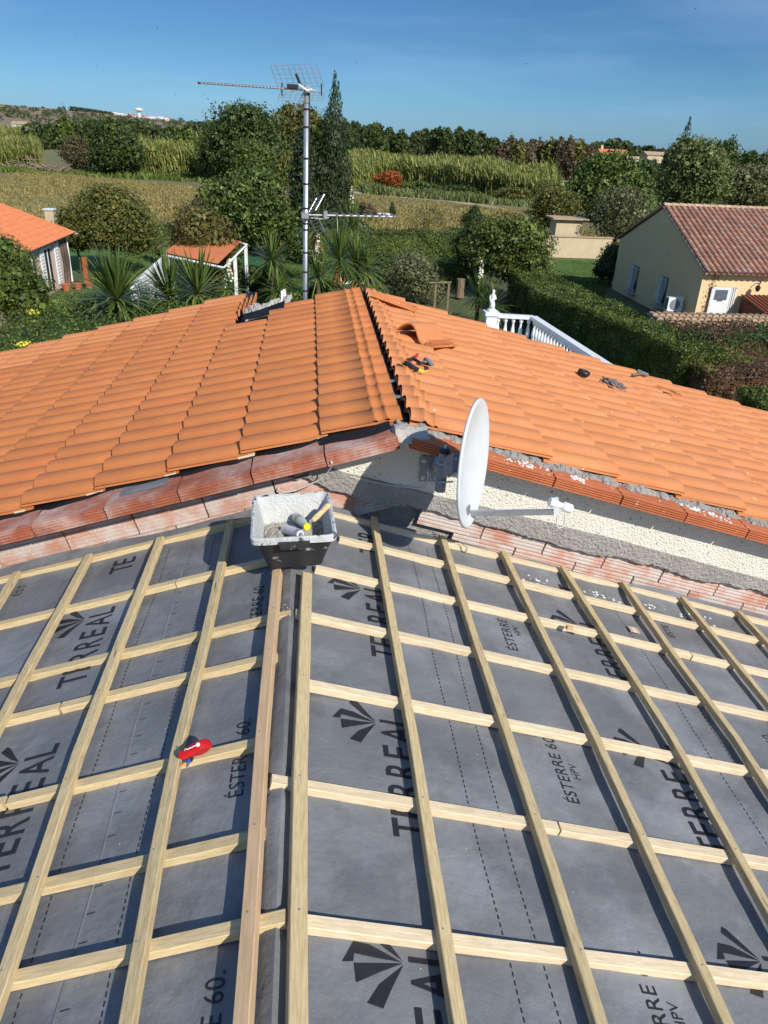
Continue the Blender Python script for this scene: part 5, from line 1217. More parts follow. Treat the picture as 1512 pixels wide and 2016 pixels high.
reeds('pale green reed clump left of the willow bush', [g(388, 350), g(468, 356), (at(470, 300, 165).x, 165), (at(385, 300, 165).x, 165)], 6.6, 3600, 103)
reeds('reed clump showing between the oak and the mast', [g(545, 365), g(610, 368), (at(612, 300, 150).x, 150), (at(540, 300, 150).x, 150)], 6.2, 3000, 104)
reeds('reed clump behind the brush pile at the left edge', [g(-60, 330), g(78, 334), (at(80, 300, 185).x, 185), (at(-60, 300, 185).x, 185)], 5.4, 5200, 105)
reeds('distant light green reeds in front of the far left wood', [(at(-40, 270, 270).x, 270), (at(160, 270, 280).x, 280), (at(150, 270, 330).x, 330), (at(-60, 270, 330).x, 330)], 6.5, 5000, 106)
# brush pile
bp = B(); r = random.Random(4); c = onz(60, 338, G)
for i in range(150):
    x = c.x + r.gauss(0, 4.5); y = c.y + r.gauss(0, 1.3); z = G + abs(r.gauss(0, .8)) * max(.2, 1 - abs(x - c.x) / 9); a = r.uniform(0, 3.14); L_ = r.uniform(1, 3.6)
    bp.tube([(x, y, z), (x + cos(a) * L_, y + sin(a) * L_ * .4, z + r.uniform(-.3, .7))], r.uniform(.04, .13), 4)
tag(bp.obj('brush_pile', mat('dead_branches', (.30, .22, .15), (.15, .10, .07), rough=.95, island=.3), None, fix=False), 'pile of cut dead branches at the far left of the field', 'brush pile', kind='stuff')

# rough grass over the near field
def grass(name, label, poly, n, h, m, seed, w=.05, z=G):
    r = np.random.default_rng(seed); A = np.array(poly[:3] if len(poly) < 4 else poly, float); u, v = r.random((2, n)); v = v ** .8
    P = (A[0] * (1 - u)[:, None] + A[1] * u[:, None]) * (1 - v)[:, None] + (A[3] * (1 - u)[:, None] + A[2] * u[:, None]) * v[:, None]
    a = r.uniform(0, 6.28, n); s = np.stack([np.cos(a), np.sin(a)], 1) * w; hh = h * r.uniform(.5, 1.3, n) * (.7 + .5 * smoothnoise(P[:, 0] * .3, P[:, 1] * .3, seed, 4)); d = r.normal(0, .35, (n, 2)) * hh[:, None]
    Z = np.full(n, z); V = np.stack([np.c_[P - s, Z], np.c_[P + s, Z], np.c_[P + d + s * .2, Z + hh], np.c_[P + d - s * .2, Z + hh]], 1).reshape(-1, 3)
    o = link(name, npmesh(name, V, np.arange(4 * n).reshape(-1, 4), m)); tag(o, label, 'grass', kind='stuff')
L_dry = leafmat('grass_dry', (.10, .105, .042), (.155, .152, .068), (.21, .20, .105), rough=.8); L_grass = leafmat('grass_green', (.03, .06, .012), (.06, .115, .022), (.12, .17, .05), rough=.7)
grass('dry_grass', 'dry olive tan meadow grass behind the garden hedges', [(-32, 57), (30, 60), (27, 84), (-50, 146)], 60000, .32, L_dry, 111, w=.10)
grass('dry_grass', 'thin dry grass on both sides of the pale track', [(4, 106), (27, 84), (33, 96), (8, 118)], 7000, .22, L_dry, 116, w=.10)
grass('green_weeds', 'green weeds along the foot of the reeds and bushes', [(-52, 138), (-8, 130), (-8, 148), (-52, 152)], 9000, .8, L_grass, 112, w=.18)
grass('green_weeds', 'tall weeds between the track and the large reed bed', [(8, 119), (40, 99), (46, 122), (8, 138)], 12000, .9, L_light, 113, w=.16)
grass('lawn_blades', 'short lawn grass around the shed and round tree', [(-12.4, 34), (-2.5, 37), (2, 54), (-12.4, 54)], 30000, .07, L_grass, 114, w=.03, z=G + .02)
grass('lawn_blades', 'short bright lawn by the ochre boundary wall', [(13.4, 33), (18, 45.6), (23, 57), (13.4, 57)], 24000, .07, L_grass, 115, w=.03, z=G + .02)

# ------------------------------------------------------------------ far woods
def farrow(spec, label, group, seed0, mats, n=1500, leaf=.9, k=9):
    for i, (u, tv, wpx, Y) in enumerate(spec):
        top = at(u, tv, Y); w = wpx / F_PX * Y * 1.05; h = max(3, top.z - G); r = random.Random(seed0 + i)
        tree('wood_tree', label, 'tree', top.x, Y, h * 1.02, w, mats[i % len(mats)], n, leaf * Y / 260, k=k, z0f=0, seed=seed0 + i, shape='dome', trunk=.25, group=group, limbs=1, aspect=.7, corefac=.55)
def skyline(pts, u0, u1, step, jit, seed):
    r = random.Random(seed); out = []; u = u0
    while u < u1:
        v = float(np.interp(u, [p[0] for p in pts], [p[1] for p in pts])) + r.uniform(-jit, jit); out.append((u, v, step * r.uniform(1.25, 1.8), None)); u += step * r.uniform(.75, 1.1)
    return out
def setY(sp, Y0, Y1, seed): r = random.Random(seed); return [(u, v, w, r.uniform(Y0, Y1)) for u, v, w, _ in sp]
farrow(setY(skyline([(680, 238), (740, 242), (800, 256), (870, 250), (940, 252), (975, 272)], 672, 985, 26, 5, 1), 235, 300, 1), 'dark evergreen tree in the far wood behind the large reed bed', 'evergreen trees of the far wood behind the reed bed', 200, (L_far, L_dark), 1700)
farrow(setY(skyline([(985, 280), (1010, 268), (1040, 272), (1100, 266), (1130, 272), (1165, 282)], 985, 1172, 22, 4, 2), 185, 215, 2), 'half bare brown tree at the right end of the reed bed', 'brown half bare trees right of the reed bed', 230, (L_brown, L_brown, L_auto), 1500, .8)
farrow(setY(skyline([(1165, 282), (1210, 274), (1250, 284), (1310, 294)], 1172, 1320, 24, 4, 3), 470, 560, 3), 'distant dark tree on the horizon behind the small far houses', 'distant trees behind the small far houses', 250, (L_far,), 1100)
farrow(setY(skyline([(1160, 312), (1250, 330), (1330, 330)], 1150, 1300, 26, 5, 4), 170, 200, 4), 'mid distance tree right of the brown trees', 'mid distance trees below the small far houses', 262, (L_far, L_auto, L_brown), 1100)
farrow([(1345, 262, 34, 160), (1322, 285, 36, 170), (1375, 275, 50, 165), (1395, 272, 50, 170), (1440, 268, 60, 160), (1415, 280, 50, 180), (1480, 292, 50, 200), (1508, 300, 40, 190), (1540, 300, 50, 200)], 'dark conifer on the skyline behind the light green poplar', 'skyline conifers behind the poplar', 275, (L_dark, L_far), 2200, .7)
farrow(setY(skyline([(100, 238), (180, 232), (260, 238), (330, 240), (380, 240), (440, 245), (470, 250)], 60, 480, 30, 7, 5), 215, 285, 5), 'dark tree of the wood at the foot of the left hill', 'trees of the wood at the foot of the left hill', 290, (L_far, L_dark, L_mid), 1500)
farrow(setY(skyline([(-30, 262), (40, 250), (100, 258), (150, 262)], -40, 190, 34, 6, 6), 330, 420, 6), 'hazy tree near the far left farmhouse', 'trees around the far left farmhouse', 320, (L_far, L_brown, L_auto), 1000)
farrow([(455, 235, 70, 210), (490, 215, 80, 215), (520, 222, 60, 205), (430, 255, 50, 190)], 'tall dark tree of the wood behind the broad oak', 'tall trees behind the broad oak', 340, (L_dark,), 2600, .75, 12)
x, y = at(1345, 300, 158).x, 158
t = thing('skyline_cypress', (x, y, G), 'slender dark cypress spike on the skyline at the right', 'cypress'); P, N = blob_points([(x, y, G + 5, 1.2, 1.2, 5), (x, y, G + 9.5, .7, .7, 3.6), (x, y, G + 12, .35, .35, 1.6)], 1500, 5); V, Q = leaf_arrays(P, N, .4, .4, 5, updir=(0, 0, 1)); link('crown', npmesh('crown', V - [x, y, G], Q, L_cyp), t, Matrix.Translation((x, y, G)))
# trees on the hill
b = []
r = random.Random(8)
for i in range(26):
    u = 140 + i * 3.1; p = at(u, float(np.interp(u, [140, 220], [214, 223])), 2300); b.append((p.x, 2300, p.z - 1, 6, 8, 7 - i * .12))
P, N = blob_points(b, 3000, 4); V, Q = leaf_arrays(P, N, 3.0, .8, 4); tag(link('hill_pines', npmesh('hill_pines', V, Q, L_cyp)), 'dark strip of pines on the crest of the left hill', 'pine wood', kind='stuff')
for u, v, s in ((85, 214, 8), (117, 214, 7), (125, 213, 7), (356, 237, 12), (362, 240, 6), (378, 241, 6), (391, 243, 7)):
    p = at(u, v, 2300); P, N = blob_points([(p.x, 2300, p.z - s * .3, s * .75, s, s)], 350, 4); V, Q = leaf_arrays(P, N, 2.4, .8, 4); o = link('hill_tree', npmesh('hill_tree', V - np.array(p), Q, L_cyp), None, Matrix.Translation(p)); tag(o, 'lone dark tree standing on the left hill skyline', 'tree', 'lone trees on the hill skyline')
P = []; r2 = np.random.default_rng(3)
for i in range(160):
    u = r2.uniform(-20, 430); Y = r2.uniform(1150, 2200); t_ = ((Y - 900) / 1500) ** 1.25; tv = float(np.interp(u, [0, 100, 200, 330, 430], [204, 213, 221, 236, 245])); q = at(u, tv, 2400); P.append((q.x * Y / 2400, Y, G + (max(q.z, G - 6) - G) * t_ + 2, r2.uniform(3, 9), r2.uniform(3, 9), r2.uniform(3, 5)))
P_, N_2 = blob_points(P, 9000, 6); V, Q = leaf_arrays(P_, N_2, 2.6, .8, 6); tag(link('hill_scrub', npmesh('hill_scrub', V, Q, L_far)), 'dark scrub dotted over the left hillside', 'scrub', kind='stuff')

# ------------------------------------------------------------------ buildings
def gable_house(name, label, x, y, w, d, h, roof_h, wm, rm, base=G, cat='house', group=None, windows=1):
    t = thing(name, (x, y, base), label, cat, group)
    B().prism([(x - w / 2, y - d / 2, base), (x + w / 2, y - d / 2, base), (x + w / 2, y - d / 2, base + h), (x - w / 2, y - d / 2, base + h)], (0, d, 0)).obj('wall', wm, t)
    o_ = w * .04; B().prism([(x - w / 2 - o_, y - d / 2 - o_, base + h), (x - w / 2 - o_, y, base + h + roof_h), (x - w / 2 - o_, y + d / 2 + o_, base + h)], (w + 2 * o_, 0, 0)).obj('roof', rm, t)
    for k in range(windows): B().box((x - w / 2 + w * (k + .7) / (windows + .4), y - d / 2 - .02, base + h * .55), (w * .12, .1, h * .35)).obj('window', glass_m, t)
    return t
p = at(1202, 316, 440); gable_house('far_house', 'small orange walled house with terracotta roof among distant trees', p.x, 440, 15, 12, 5.6, 2.6, mat('orange_wall', (.6, .33, .18), rough=.9), farorange, base=p.z - 2.6, windows=3)
B().box((p.x - 6, 440, p.z + 6.2), (1.2, 1.2, 2.4)).obj('chimney', cream_w, bpy.data.objects['far_house'])
p = at(1288, 328, 400); gable_house('far_villa', 'small cream villa with pale roof among distant trees at the right', p.x, 400, 13, 10, 6.2, 1.6, cream_w, copetile_m, base=p.z - 1.0, windows=2)
p = at(1243, 322, 420); gable_house('far_shed', 'tiny pale building between the two distant houses', p.x, 420, 7, 6, 3.0, 1.5, plaster_m, copetile_m, base=p.z - 1, windows=1)
p = at(60, 247, 430); gable_house('farmhouse', 'low pale farmhouse half hidden in trees at the far left', p.x, 420, 9, 7, 3.4, 1.2, plaster_m, copetile_m, base=p.z - 3.0, windows=2)
p = at(40, 247, 440)
for i in range(20):
    u = 226 + i * 5.6 + random.uniform(-1.5, 1.5); v = float(np.interp(u, [226, 280, 335], [225.5, 230.5, 236])); p = at(u, v, 2330); w = random.uniform(9, 17)
    gable_house('village_house', 'tiny white house of the village on the left skyline', p.x, 2330 + random.uniform(-30, 30), w, 10, random.uniform(5, 8), 2.5, plaster_m if i % 3 else pink_m, farorange if i % 2 else plaster_m, base=p.z - 5, group='white houses of the skyline village', windows=1)
p = at(274, 226, 2330); t = thing('water_tower', (p.x, 2330, p.z - 6), 'white mushroom shaped water tower above the skyline village', 'water tower')
B().lathe((p.x, 2330, p.z - 6), [(4.5, 0), (3.5, 10), (4, 13)], 12).obj('shaft', plaster_m, t); B().lathe((p.x, 2330, p.z + 7), [(4, 0), (11, 3.5), (11, 7), (5, 9.5), (.5, 10)], 14).obj('tank', plaster_m, t)
p = at(125, 222, 1900); t = thing('power_pylon', (p.x, 1900, p.z - 6), 'thin power pylon on the left hillside', 'pylon'); b = B()
for s in (-1, 1): b.tube([(p.x + s * 2.2, 1900, p.z - 6), (p.x + s * .4, 1900, p.z + 22)], .35, 4)
b.obj('tower', galv_m, t); B().tube([(p.x - 5, 1900, p.z + 17), (p.x + 5, 1900, p.z + 17)], .3, 4).obj('cross_arm', galv_m, t)
# thin utility pole in the far field
p = onz(100, 288, G); B_ = B().tube([(p.x, p.y, G), (p.x, p.y, G + 9)], .16, 6).obj('utility_pole', post_m, None); tag(B_, 'thin wooden utility pole in the far left field', 'utility pole')

# --- ochre house on the right
def ochre_house():
    x0, x1, y0, y1 = 18.4, 33.0, 34.8, 45.5; ze = -5.05; ym = 40.3; zr_ = -2.72
    t = thing('ochre_house', (x0, y0, G), 'ochre rendered house with weathered barrel tile roof and barred windows', 'house')
    B().prism([(x0, y0, G), (x0, y0, ze), (x0, ym, zr_), (x0, y1, ze + .15), (x0, y1, G)], (x1 - x0, 0, 0)).obj('wall', yellow_w, t)
    # front roof slope: individual barrel tiles
    sl = Vector((0, y0 - .42 - ym, ze - .10 - zr_)); Ls = sl.length; sl.normalize(); n_ = Vector((0, -sl.z, sl.y)); n_ = n_ if n_.z > 0 else -n_
    top = Vector((x0 - .12, ym, zr_ + .06))
    rs = B().add([top, top + Vector((x1 - x0 + .3, 0, 0)), top + Vector((x1 - x0 + .3, 0, 0)) + sl * Ls, top + sl * Ls], [(0, 1, 2, 3)]); front = rs.obj('front_roof_slope', oldtile_m, t)
    bk = Vector((0, y1 + .42 - ym, ze + .05 - zr_)); Lb = bk.length; bk.normalize()
    B().add([top, top + Vector((x1 - x0 + .3, 0, 0)), top + Vector((x1 - x0 + .3, 0, 0)) + bk * Lb, top + bk * Lb, top + Vector((0, 0, .09)), top + Vector((x1 - x0 + .3, 0, .09)), top + Vector((x1 - x0 + .3, 0, .09)) + bk * Lb, top + bk * Lb + Vector((0, 0, .09))], [(0, 1, 2, 3), (7, 6, 5, 4), (0, 4, 5, 1), (3, 2, 6, 7), (0, 3, 7, 4), (1, 5, 6, 2)]).obj('rear_roof_slope', oldtile_m, t)
    def barrel(L, r0, r1, up=1, name='barrel_tile'):
        V = []; K = 7
        for d_, r in ((0, r0), (L, r1)):
            for o in (0, .016):
                for k in range(K): a = pi * k / (K - 1); V.append(sl * d_ + Vector((1, 0, 0)) * cos(a) * (r - o) + n_ * (sin(a) * (r - o) * 1.0) * up + n_ * (.03 * d_ / L))
        F_ = []
        for k in range(K - 1):
            F_ += [(k, k + 1, 2 * K + k + 1, 2 * K + k), (K + k, K + k + 1, k + 1, k), (2 * K + k, 2 * K + k + 1, 3 * K + k + 1, 3 * K + k), (K + k, K + k + 1, 3 * K + k + 1, 3 * K + k)]
        me = mesh(name, V, F_, oldtile_m); bm = bmesh.new(); bm.from_mesh(me); bmesh.ops.recalc_face_normals(bm, faces=bm.faces); bm.to_mesh(me); bm.free(); return me
    bt = barrel(.50, .095, .118); pitch = .292; nrow = int(Ls / .42) + 1; cnt = 0; rv, rf = [], []
    for r in range(nrow):
        for c in range(49):
            p = top + Vector((.16 + c * pitch + random.uniform(-.008, .008), 0, 0)) + sl * (Ls - .47 - r * .42 + random.uniform(-.012, .012)) + n_ * .035
            if (p - top).dot(sl) < -.05: continue
            M = Matrix.Translation(p)
            if c < 19 and cnt < 300: link('barrel_tile', bt, t, M); cnt += 1
            else: k = len(rv); rv += [M @ v.co for v in bt.vertices]; rf += [tuple(a + k for a in q.vertices) for q in bt.polygons]
    obj('barrel_tiles', rv, rf, oldtile_m, t, kind='stuff')
    # channel tiles showing at the eave
    for c in range(22):
        p = top + Vector((.16 + (c + .5) * pitch, 0, 0)) + sl * (Ls - .44) + n_ * .0
        V = []
        for d_ in (0, .46):
            for k in range(6): a = pi * k / 5; V.append(p + sl * d_ + Vector((1, 0, 0)) * cos(a) * .10 - n_ * sin(a) * .075 + n_ * .05)
        B().add(V, [(k, k + 1, k + 7, k + 6) for k in range(5)]).obj('channel_tile', oldtile_m, t)
    # ridge and verge tiles
    for k in range(36):
        px = x0 - .1 + k * .42; V = []
        for d_, r in ((0, .13), (.46, .115)):
            for j in range(7): a = pi * j / 6; V.append(Vector((px + d_, ym + cos(a) * r, zr_ + .10 + sin(a) * r + (.0 if d_ else .015))))
        B().add(V, [(j, j + 1, j + 8, j + 7) for j in range(6)] + [tuple(range(7))]).obj('ridge_tile', copetile_m, t)
    # mortar line under the tiles along the gable
    B().tube([top + Vector((.04, 0, -.03)), top + sl * Ls + Vector((.04, 0, -.03))], .05, 6).obj('verge_mortar', copetile_m, t)
    # barred windows in the gable
    for ya, yb, zt_, zb_ in ((42.0, 43.0, -5.97, -7.36), (38.2, 39.15, -5.93, -7.38)):
        w = B().box((x0 - .01, (ya + yb) / 2, (zt_ + zb_) / 2), (.05, yb - ya, zt_ - zb_)).obj('window', glass_m, t)
        B().box((x0 - .02, yb - .16, (zt_ + zb_) / 2), (.05, .30, zt_ - zb_ - .02)).obj('reveal', plaster_m, w)
        B().box((x0 - .10, (ya + yb) / 2, zb_ - .06), (.30, yb - ya + .22, .07)).obj('sill', concrete_m, w)
        for k in range(8):
            yy = ya + .06 + (yb - ya - .12) * k / 7
            B().tube([(x0 - .06, yy, zt_ - .02), (x0 - .06, yy, zt_ * .62 + zb_ * .38), (x0 - .15, yy, zt_ * .3 + zb_ * .7), (x0 - .18, yy, zt_ * .15 + zb_ * .85), (x0 - .08, yy, zb_ + .02)], .014, 5).obj('bar', white_p, w)
        for zz in (zt_ - .15, zb_ + .12): B().tube([(x0 - .07, ya, zz), (x0 - .07, yb, zz)], .014, 5).obj('bar', white_p, w)
    B().lathe((x0 - .01, 38.9, -4.8), [(.05, 0), (.06, .03), (.03, .05)], 10, (-1, 0, 0)).obj('vent', plaster_m, t)
    # door in the front wall
    dx, dt = 19.55, -5.74
    d = B().box((dx, y0 + .06, (dt + G) / 2 + .02), (1.22, .3, dt - G)).obj('door_recess', copetile_m, t)
    B().box((dx - .10, y0 - .10, (dt + G) / 2 - .01), (.92, .05, dt - G - .06)).obj('door_leaf', white_p, d)
    B().box((dx - .12, y0 - .13, dt - .34), (.62, .03, .46)).obj('door_pane', greywin_m, d)
    B().box((dx - .12, y0 - .14, dt - .60), (.26, .03, .05)).obj('letter_slot', greywin_m, d)
    for s in (-.60, .40, .50, .59): B().box((dx + s, y0 - .10, (dt + G) / 2), (.05, .07, dt - G)).obj('door_frame', white_p, d)
    B().box((dx, y0 - .10, dt - .02), (1.24, .07, .06)).obj('door_frame', white_p, d)
    return t
ochre_house()
o = B()
c = Vector((17.62, 36.2, G + 1.08)); t = thing('air_conditioner', (17.8, 36.2, G), 'white air conditioning unit beside the ochre gable wall', 'air conditioner')
B().box((17.85, 36.0, G + 1.0), (.75, .36, .66)).obj('casing', white_p, t); B().lathe((17.82, 35.81, G + 1.0), [(.26, 0), (.25, .015), (.05, .02)], 16, (0, -1, 0)).obj('fan_grille', greysteel_m, t); B().box((17.465, 36.0, G + 1.0), (.02, .3, .5)).obj('side_louvre', greywin_m, t)
for s in (-.25, .25): B().box((17.85 + s, 36.0, G + .34), (.05, .3, .66)).obj('foot', greysteel_m, t)
o = B(); r = random.Random(3); V = []
p = Vector((18.75, 34.72, G + .4))
for k in range(10): p = p + Vector((r.uniform(-.02, .09), 0, .23)); V.append(p.copy())
t = thing('climbing_vine', (18.75, 34.7, G), 'thin bare climbing vine left of the white door', 'vine'); B().tube(V, .012, 5).obj('stem', bark_m, t)
P = np.array([v + Vector((r.uniform(-.22, .22), -.03, r.uniform(-.12, .12))) for v in V for _ in range(9)]); V2, Q = leaf_arrays(P, np.tile([0, -1., 0], (len(P), 1)), .085, .7, 3); link('leaves', npmesh('leaves', V2 - [18.75, 34.7, G], Q, L_red), t, Matrix.Translation((18.75, 34.7, G)))
t = thing('wall_lamp', (21.3, 34.7, -5.7), 'black curved wall lamp on the lit ochre wall at the right edge', 'wall lamp')
B().tube([(21.3, 34.78, -5.55), (21.25, 34.6, -5.35), (21.1, 34.45, -5.42), (21.05, 34.45, -5.55)], .02, 6).obj('bracket', black_m, t); B().lathe((21.05, 34.45, -5.85), [(.05, 0), (.12, .12), (.12, .22), (.04, .30)], 8).obj('lantern', black_m, t)
def garden_shed():
    t = thing('garden_shed', (21.2, 33.0, G), 'small red brown wooden shed leaning against the ochre front wall', 'shed')
    x0, x1, y0, y1, zl, zh = 20.55, 23.4, 32.6, 34.7, G + 1.35, G + 1.75
    k = 0; x = x0
    while x < x1: B().box((x + .07, y0, G + .68), (.135, .03, 1.34)).obj('plank', shedwood, t); x += .145
    y = y0
    while y < y1 - .1: B().box((x0, y + .075, G + .72), (.03, .14, 1.40)).obj('plank', shedwood, t); y += .15
    b = B().add([(x0 - .15, y0 - .2, zl), (x1, y0 - .2, zl), (x1, y1, zh), (x0 - .15, y1, zh)], [(0, 1, 2, 3)]); rf = b.obj('roof', shedwood, t)
    for i in range(14): B().box((x0 - .1 + i * .22, (y0 + y1) / 2 - .1, (zl + zh) / 2 + .02), (.03, y1 - y0 + .2, .035), (Vector((1, 0, 0)), Vector((0, y1 - y0 + .2, zh - zl)).normalized(), Vector((0, -(zh - zl), y1 - y0 + .2)).normalized())).obj('roof_rib', shedwood, rf)
garden_shed()
def canopy():     # tile coping above the dark hedge
    t = thing('tiled_wall_cap', (13.6, 29.3, -5.9), 'long row of pale barrel tiles capping the wall above the dark hedge', 'wall coping')
    B().box((18.2, 28.55, (G - 6.05) / 2), (9.4, 1.1, abs(G + 6.05))).obj('wall', cream_w, t)
    for c in range(34):
        for r_ in range(4):
            px = 13.65 + c * .28 + .03 * r_; V = []
            for d_, rad in ((0, .10), (.48, .125)):
                for j in range(6): a = pi * j / 5; V.append((px + cos(a) * rad, 29.3 - r_ * .40 - d_, -5.93 + sin(a) * rad * .9 - .06 * r_ - .02 * d_))
            link('coping_tile', mesh('coping_tile', V, [(j, j + 1, j + 7, j + 6) for j in range(5)] + [tuple(range(6, 12))], copetile_m), t)
    B().add([(13.5, 29.35, -5.95), (23.2, 29.35, -5.95), (23.2, 27.6, -6.2), (13.5, 27.6, -6.2)], [(0, 1, 2, 3)]).obj('tile_bed', copetile_m, t)
canopy()
def boundary():
    t = thing('boundary_wall', (20, 58.7, G), 'long ochre garden boundary wall with tile coping beyond the right lawn', 'wall')
    B().box((19.8, 58.75, (G - 6.3) / 2), (6.6, .22, 1.5)).obj('panel', cream_w, t)
    B().box((19.8, 58.75, -6.27), (6.7, .36, .07)).obj('coping', copetile_m, t)
    B().box((16.42, 58.9, -7.0), (.35, .4, 1.75)).obj('pier', cream_w, t)
    t = thing('garden_kiosk', (20.6, 62, G), 'small ochre barbecue hut with flat tiled roof behind the boundary wall', 'barbecue hut')
    B().box((20.4, 62, -6.5), (2.1, 1.6, 2.4)).obj('wall', cream_w, t); B().box((20.4, 62, -5.22), (2.9, 2.3, .12)).obj('roof', copetile_m, t)
    t = thing('white_gate', (14.2, 62.5, G), 'low white gate and cream post half hidden behind the dark young tree', 'gate')
    B().box((13.6, 62.5, -6.9), (.5, .4, 1.8)).obj('post', cream_w, t)
    for k in range(9): B().box((14.1 + k * .36, 62.5, -6.95), (.30, .05, 1.5)).obj('board', white_p, t)
    B().box((15.6, 62.44, -6.3), (3.4, .05, .1)).obj('rail', white_p, t)
boundary()
# --- pink house on the left
def corr_roof(name, o, ux, uy, nx, ny, pitch, m, parent, amp=.05, step=.4, lift=.02):
    "corrugated tiled slope: o corner at the ridge, ux along it, uy down the slope"
    ux = Vector(ux); uy = Vector(uy); Lx, Ly = ux.length, uy.length; ux = ux.normalized(); uy = uy.normalized(); n_ = ux.cross(uy); n_ = n_ if n_.z > 0 else -n_
    V = []; F_ = []; nc = int(Lx / pitch) * 6; nr_ = int(Ly / step)
    for r_ in range(nr_):
        for q, h_ in ((0, 0), (1, lift)):
            for c in range(nc + 1):
                tt = c / 6 * pitch; ph = (c % 6) / 6; V.append(Vector(o) + ux * tt + uy * min(Ly, step * (r_ + q)) + n_ * (amp * max(0, sin(pi * ph / .75)) + h_))
    for r_ in range(2 * nr_ - 1):
        for c in range(nc): k = r_ * (nc + 1) + c; F_.append((k, k + 1, k + nc + 2, k + nc + 1))
    b = B(); b.add(V, F_); o_ = b.obj(name, m, parent, kind='stuff', fix=False)
    if o_.data.polygons[0].normal.z < 0: o_.data.flip_normals()
    return o_
def pink_house():
    xw, y0, y1, ze = -13.0, 27.5, 43.6, -5.2; t = thing('pink_house', (xw, y1, G), 'pink rendered house with orange tiled roof and white shutters at the left edge', 'house')
    B().box((xw - 4.5, (y0 + y1) / 2, (G + ze) / 2 - .02), (9.0, y1 - y0, ze - G)).obj('wall', pink_m, t)
    corr_roof('roof', (xw - 7.5, y0 - .3, ze + 2.75), (0, y1 - y0 + 1.0, 0), (8.1, 0, -2.95), 1, 1, .22, farorange, t)
    V = [(xw - 7.5, y1 + .6, ze + 2.7), (xw + .5, y1 + .6, ze - .2), (xw - 7.5, y1 + .6, ze - .2)]; B().prism(V, (0, -.15, 0)).obj('gable_end', pink_m, t)
    B().tube([(xw + .02, y1 - .12, ze - .2), (xw + .02, y1 - .12, G)], .06, 8).obj('downpipe', white_p, t)
    for i, (ya, yb) in enumerate(((41.15, 41.75), (38.9, 39.5), (36.4, 36.9))):
        s = B().box((xw + .05, (ya + yb) / 2, -6.55), (.05, yb - ya, 2.0)).obj('shutter', white_p, t)
        for k in range(12): B().box((xw + .085, (ya + yb) / 2, -7.4 + k * .155), (.02, yb - ya - .12, .05)).obj('louvre', white_p, s)
    for ya, yb in ((39.6, 40.5), (37.3, 38.2)):
        w = B().box((xw + .012, (ya + yb) / 2, -6.6), (.03, yb - ya, 2.0)).obj('window', glass_m, t)
        B().box((xw + .03, (ya + yb) / 2, -6.6), (.04, .07, 2.0)).obj('window_frame', white_p, w); B().box((xw + .03, (ya + yb) / 2, -5.62), (.04, yb - ya, .07)).obj('window_frame', white_p, w)
    l = B().lathe((xw + .18, 36.0, -5.9), [(.05, 0), (.13, .12), (.15, .30), (.05, .42), (.01, .5)], 8).obj('lantern', white_p, t); B().tube([(xw, 36.0, -5.95), (xw + .1, 36.0, -6.05), (xw + .18, 36.0, -5.9)], .025, 6).obj('lantern_arm', white_p, l)
    for k in range(3): B().tube([(xw + .05, 42.2 + k * .45, G), (xw + .12, 42.3 + k * .4, -6.6), (xw + .06, 42.2 + k * .45, -5.5)], .045, 6).obj('creeper_stem', bark_m, t)
pink_house()
t = thing('chimney_stack', (-13.4, 48.3, G), 'small cream chimney post with white cap behind the pink house roof', 'chimney'); p = at(98, 416, 50)
B().box((p.x, 50, p.z - 1.2), (.5, .5, 2.6)).obj('shaft', cream_w, t); B().box((p.x, 50, p.z + .12), (.62, .62, .08)).obj('cap', plaster_m, t)
p = at(168, 525, 41.5); t = thing('terracotta_column', (p.x, 41.5, G), 'orange wooden post under the small olive green tree', 'post'); B().box((p.x, 41.5, G + .8), (.22, .22, 1.6)).obj('shaft', mat('orange_wood', (.35, .11, .03), rough=.7), t)
for i in range(3):
    o = B().lathe((p.x - .9 + .5 * i, 40.8 + .3 * i, G), [(.14, 0), (.22, .30), (.25, .34), (.20, .35)], 12).obj('flower_pot', ctile_r, None); tag(o, 'terracotta flower pot at the foot of the orange post', 'flower pot', 'terracotta pots by the orange post')
